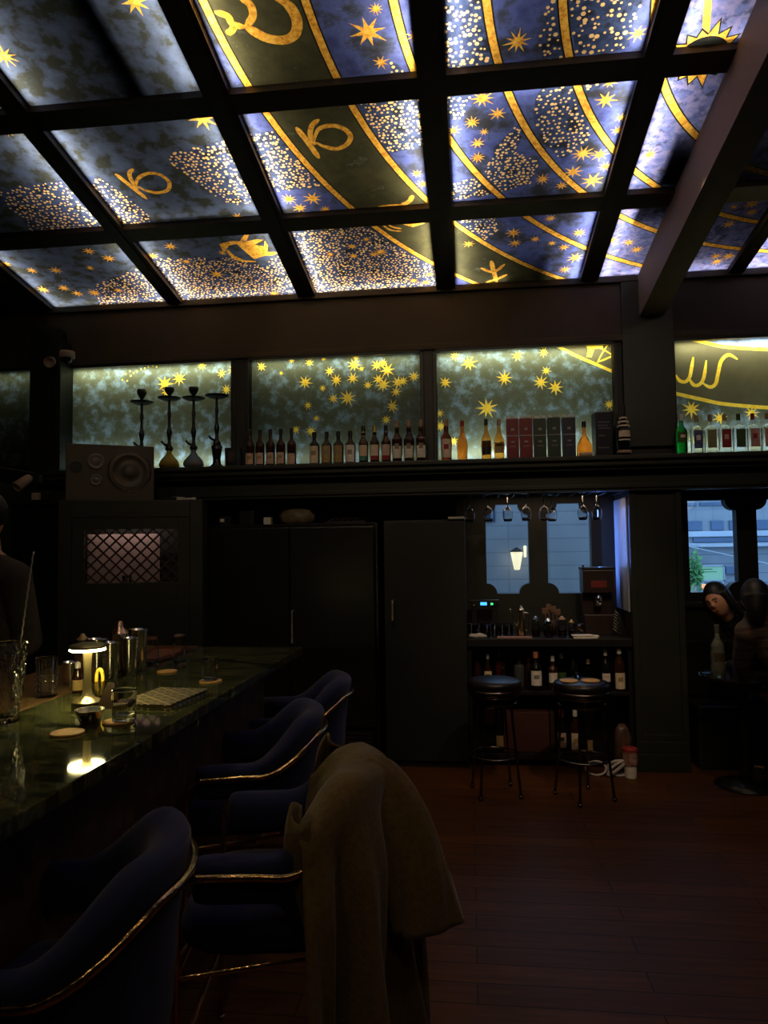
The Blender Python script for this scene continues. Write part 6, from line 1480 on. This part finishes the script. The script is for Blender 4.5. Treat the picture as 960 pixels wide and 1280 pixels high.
# person in a grey striped jacket, back to the room, on the low stool
t = empty('person', (2.30, 4.88, 0), 'person in a grey brown jacket seated with their back turned', 'person'); O = t.location
hp = atY(947, 750, 4.86); hc = Vector((hp.x, 4.90, hp.z))
Mh = HM(hc-O, PI*.90, .12)
hip = Vector((2.30, 4.88, .58)); ch_ = Vector((hc.x+.13, 4.91, hc.z-.30)); nk = hc+Vector((.01, -.0, -.13))
b = B(); head_into(b, Mh); limb(b, LB([hc+Vector((0, .0, -.07)), nk+Vector((0, 0, -.04))]), [.052, .052])
limb(b, LB([nk+Vector((.02, 0, -.06)), ch_+Vector((0, 0, .03)), ch_.lerp(hip, .55), hip]), [.06, .12, .12, .13]); rs = ch_+Vector((.18, .0, .09)); ls = ch_+Vector((-.18, .0, .09)); limb(b, LB([ls, rs]), [.06, .06])
el = Vector((ch_.x+.25, 4.98, .82)); wr = Vector((ch_.x+.12, 5.16, .67)); limb(b, LB([rs, el]), [.052, .042]); limb(b, LB([el, wr]), [.042, .028]); hand_into(b, wr-O, (-.5, .5, -.1), (0, 0, 1), -1)
el2 = Vector((ch_.x-.16, 5.08, .86)); wr2 = Vector((ch_.x-.06, 5.20, .665)); limb(b, LB([ls, el2]), [.052, .042]); limb(b, LB([el2, wr2]), [.042, .028]); hand_into(b, wr2-O, (.2, .8, -.1), (0, 0, 1), 1)
for s_ in (-1, 1):
    limb(b, LB([hip+Vector((s_*.09, .02, 0)), (hip.x+s_*.17, 5.17, .53), (hip.x+s_*.18, 5.15, .30), (hip.x+s_*.18, 5.12, .08)]), [.095, .068, .055, .042]); limb(b, LB([(hip.x+s_*.18, 5.12, .04), (hip.x+s_*.18, 5.24, .03)]), [.038, .03])
solid('body', b, SKIN, t); face_bits(Mh, t)
b = B(); limb(b, LB([nk+Vector((0, 0, .045)), nk+Vector((0, 0, -.05))]), [.072, .10]); limb(b, LB([nk+Vector((.02, 0, -.05)), ch_+Vector((0, 0, .03)), ch_.lerp(hip, .55), hip]), [.095, .158, .158, .165]); limb(b, LB([ls, ch_+Vector((0, 0, .12)), rs]), [.082, .10, .082]); limb(b, LB([rs, el]), [.078, .064]); limb(b, LB([el, el.lerp(wr, .85)]), [.06, .046]); limb(b, LB([ls, el2]), [.078, .064]); limb(b, LB([el2, el2.lerp(wr2, .85)]), [.06, .046])
def jacket_mat():
    m, tt, N, L, bb = nodes_of('grey brown jacket with stripes'); tc = N.new('ShaderNodeTexCoord'); mp = N.new('ShaderNodeMapping'); L.new(tc.outputs['Object'], mp.inputs[0])
    mp.inputs['Rotation'].default_value = (0, .25, 0)
    wv = N.new('ShaderNodeTexWave'); wv.bands_direction = 'Z'; wv.inputs['Scale'].default_value = 4.5; wv.inputs['Distortion'].default_value = 1.2; L.new(mp.outputs[0], wv.inputs[0])
    r = ramp(N, [(0.3, (.10, .075, .060)), (0.62, (.14, .105, .085)), (.85, (.07, .04, .035))]); L.new(wv.outputs[0], r.inputs[0]); L.new(r.outputs[0], bb.inputs['Base Color']); bb.inputs['Roughness'].default_value = .9
    return m
solid('jacket', b, jacket_mat(), t, .010)
b = B()
for s_ in (-1, 1): limb(b, LB([hip+Vector((s_*.09, .0, 0)), (hip.x+s_*.17, 5.17, .53), (hip.x+s_*.18, 5.15, .30), (hip.x+s_*.18, 5.12, .12)]), [.115, .085, .072, .06])
solid('jeans', b, pmat('dark blue denim', (.012, .018, .035), .85, scale=40), t, .012)
b = B(); ball(b, Mh @ Vector((0, .030, .030)), 1., (.086, .098, .106), Mh.to_3x3().to_4x4())
tube(b, cat([Mh @ Vector((0, .07, .02)), Mh @ Vector((0, .085, -.07)), Mh @ Vector((0, .075, -.15))], 5), .06, 14, rfun=lambda q: .078-.03*q)
solid('hair', b, HAIR, t, .006, 14)
for s_ in (-1, 1):
    b = B(); limb(b, LB([(hip.x+s_*.18, 5.08, .044), (hip.x+s_*.18, 5.28, .036)]), [.048, .036]); obj('shoe', b, CLOTHK, t, smooth=True)
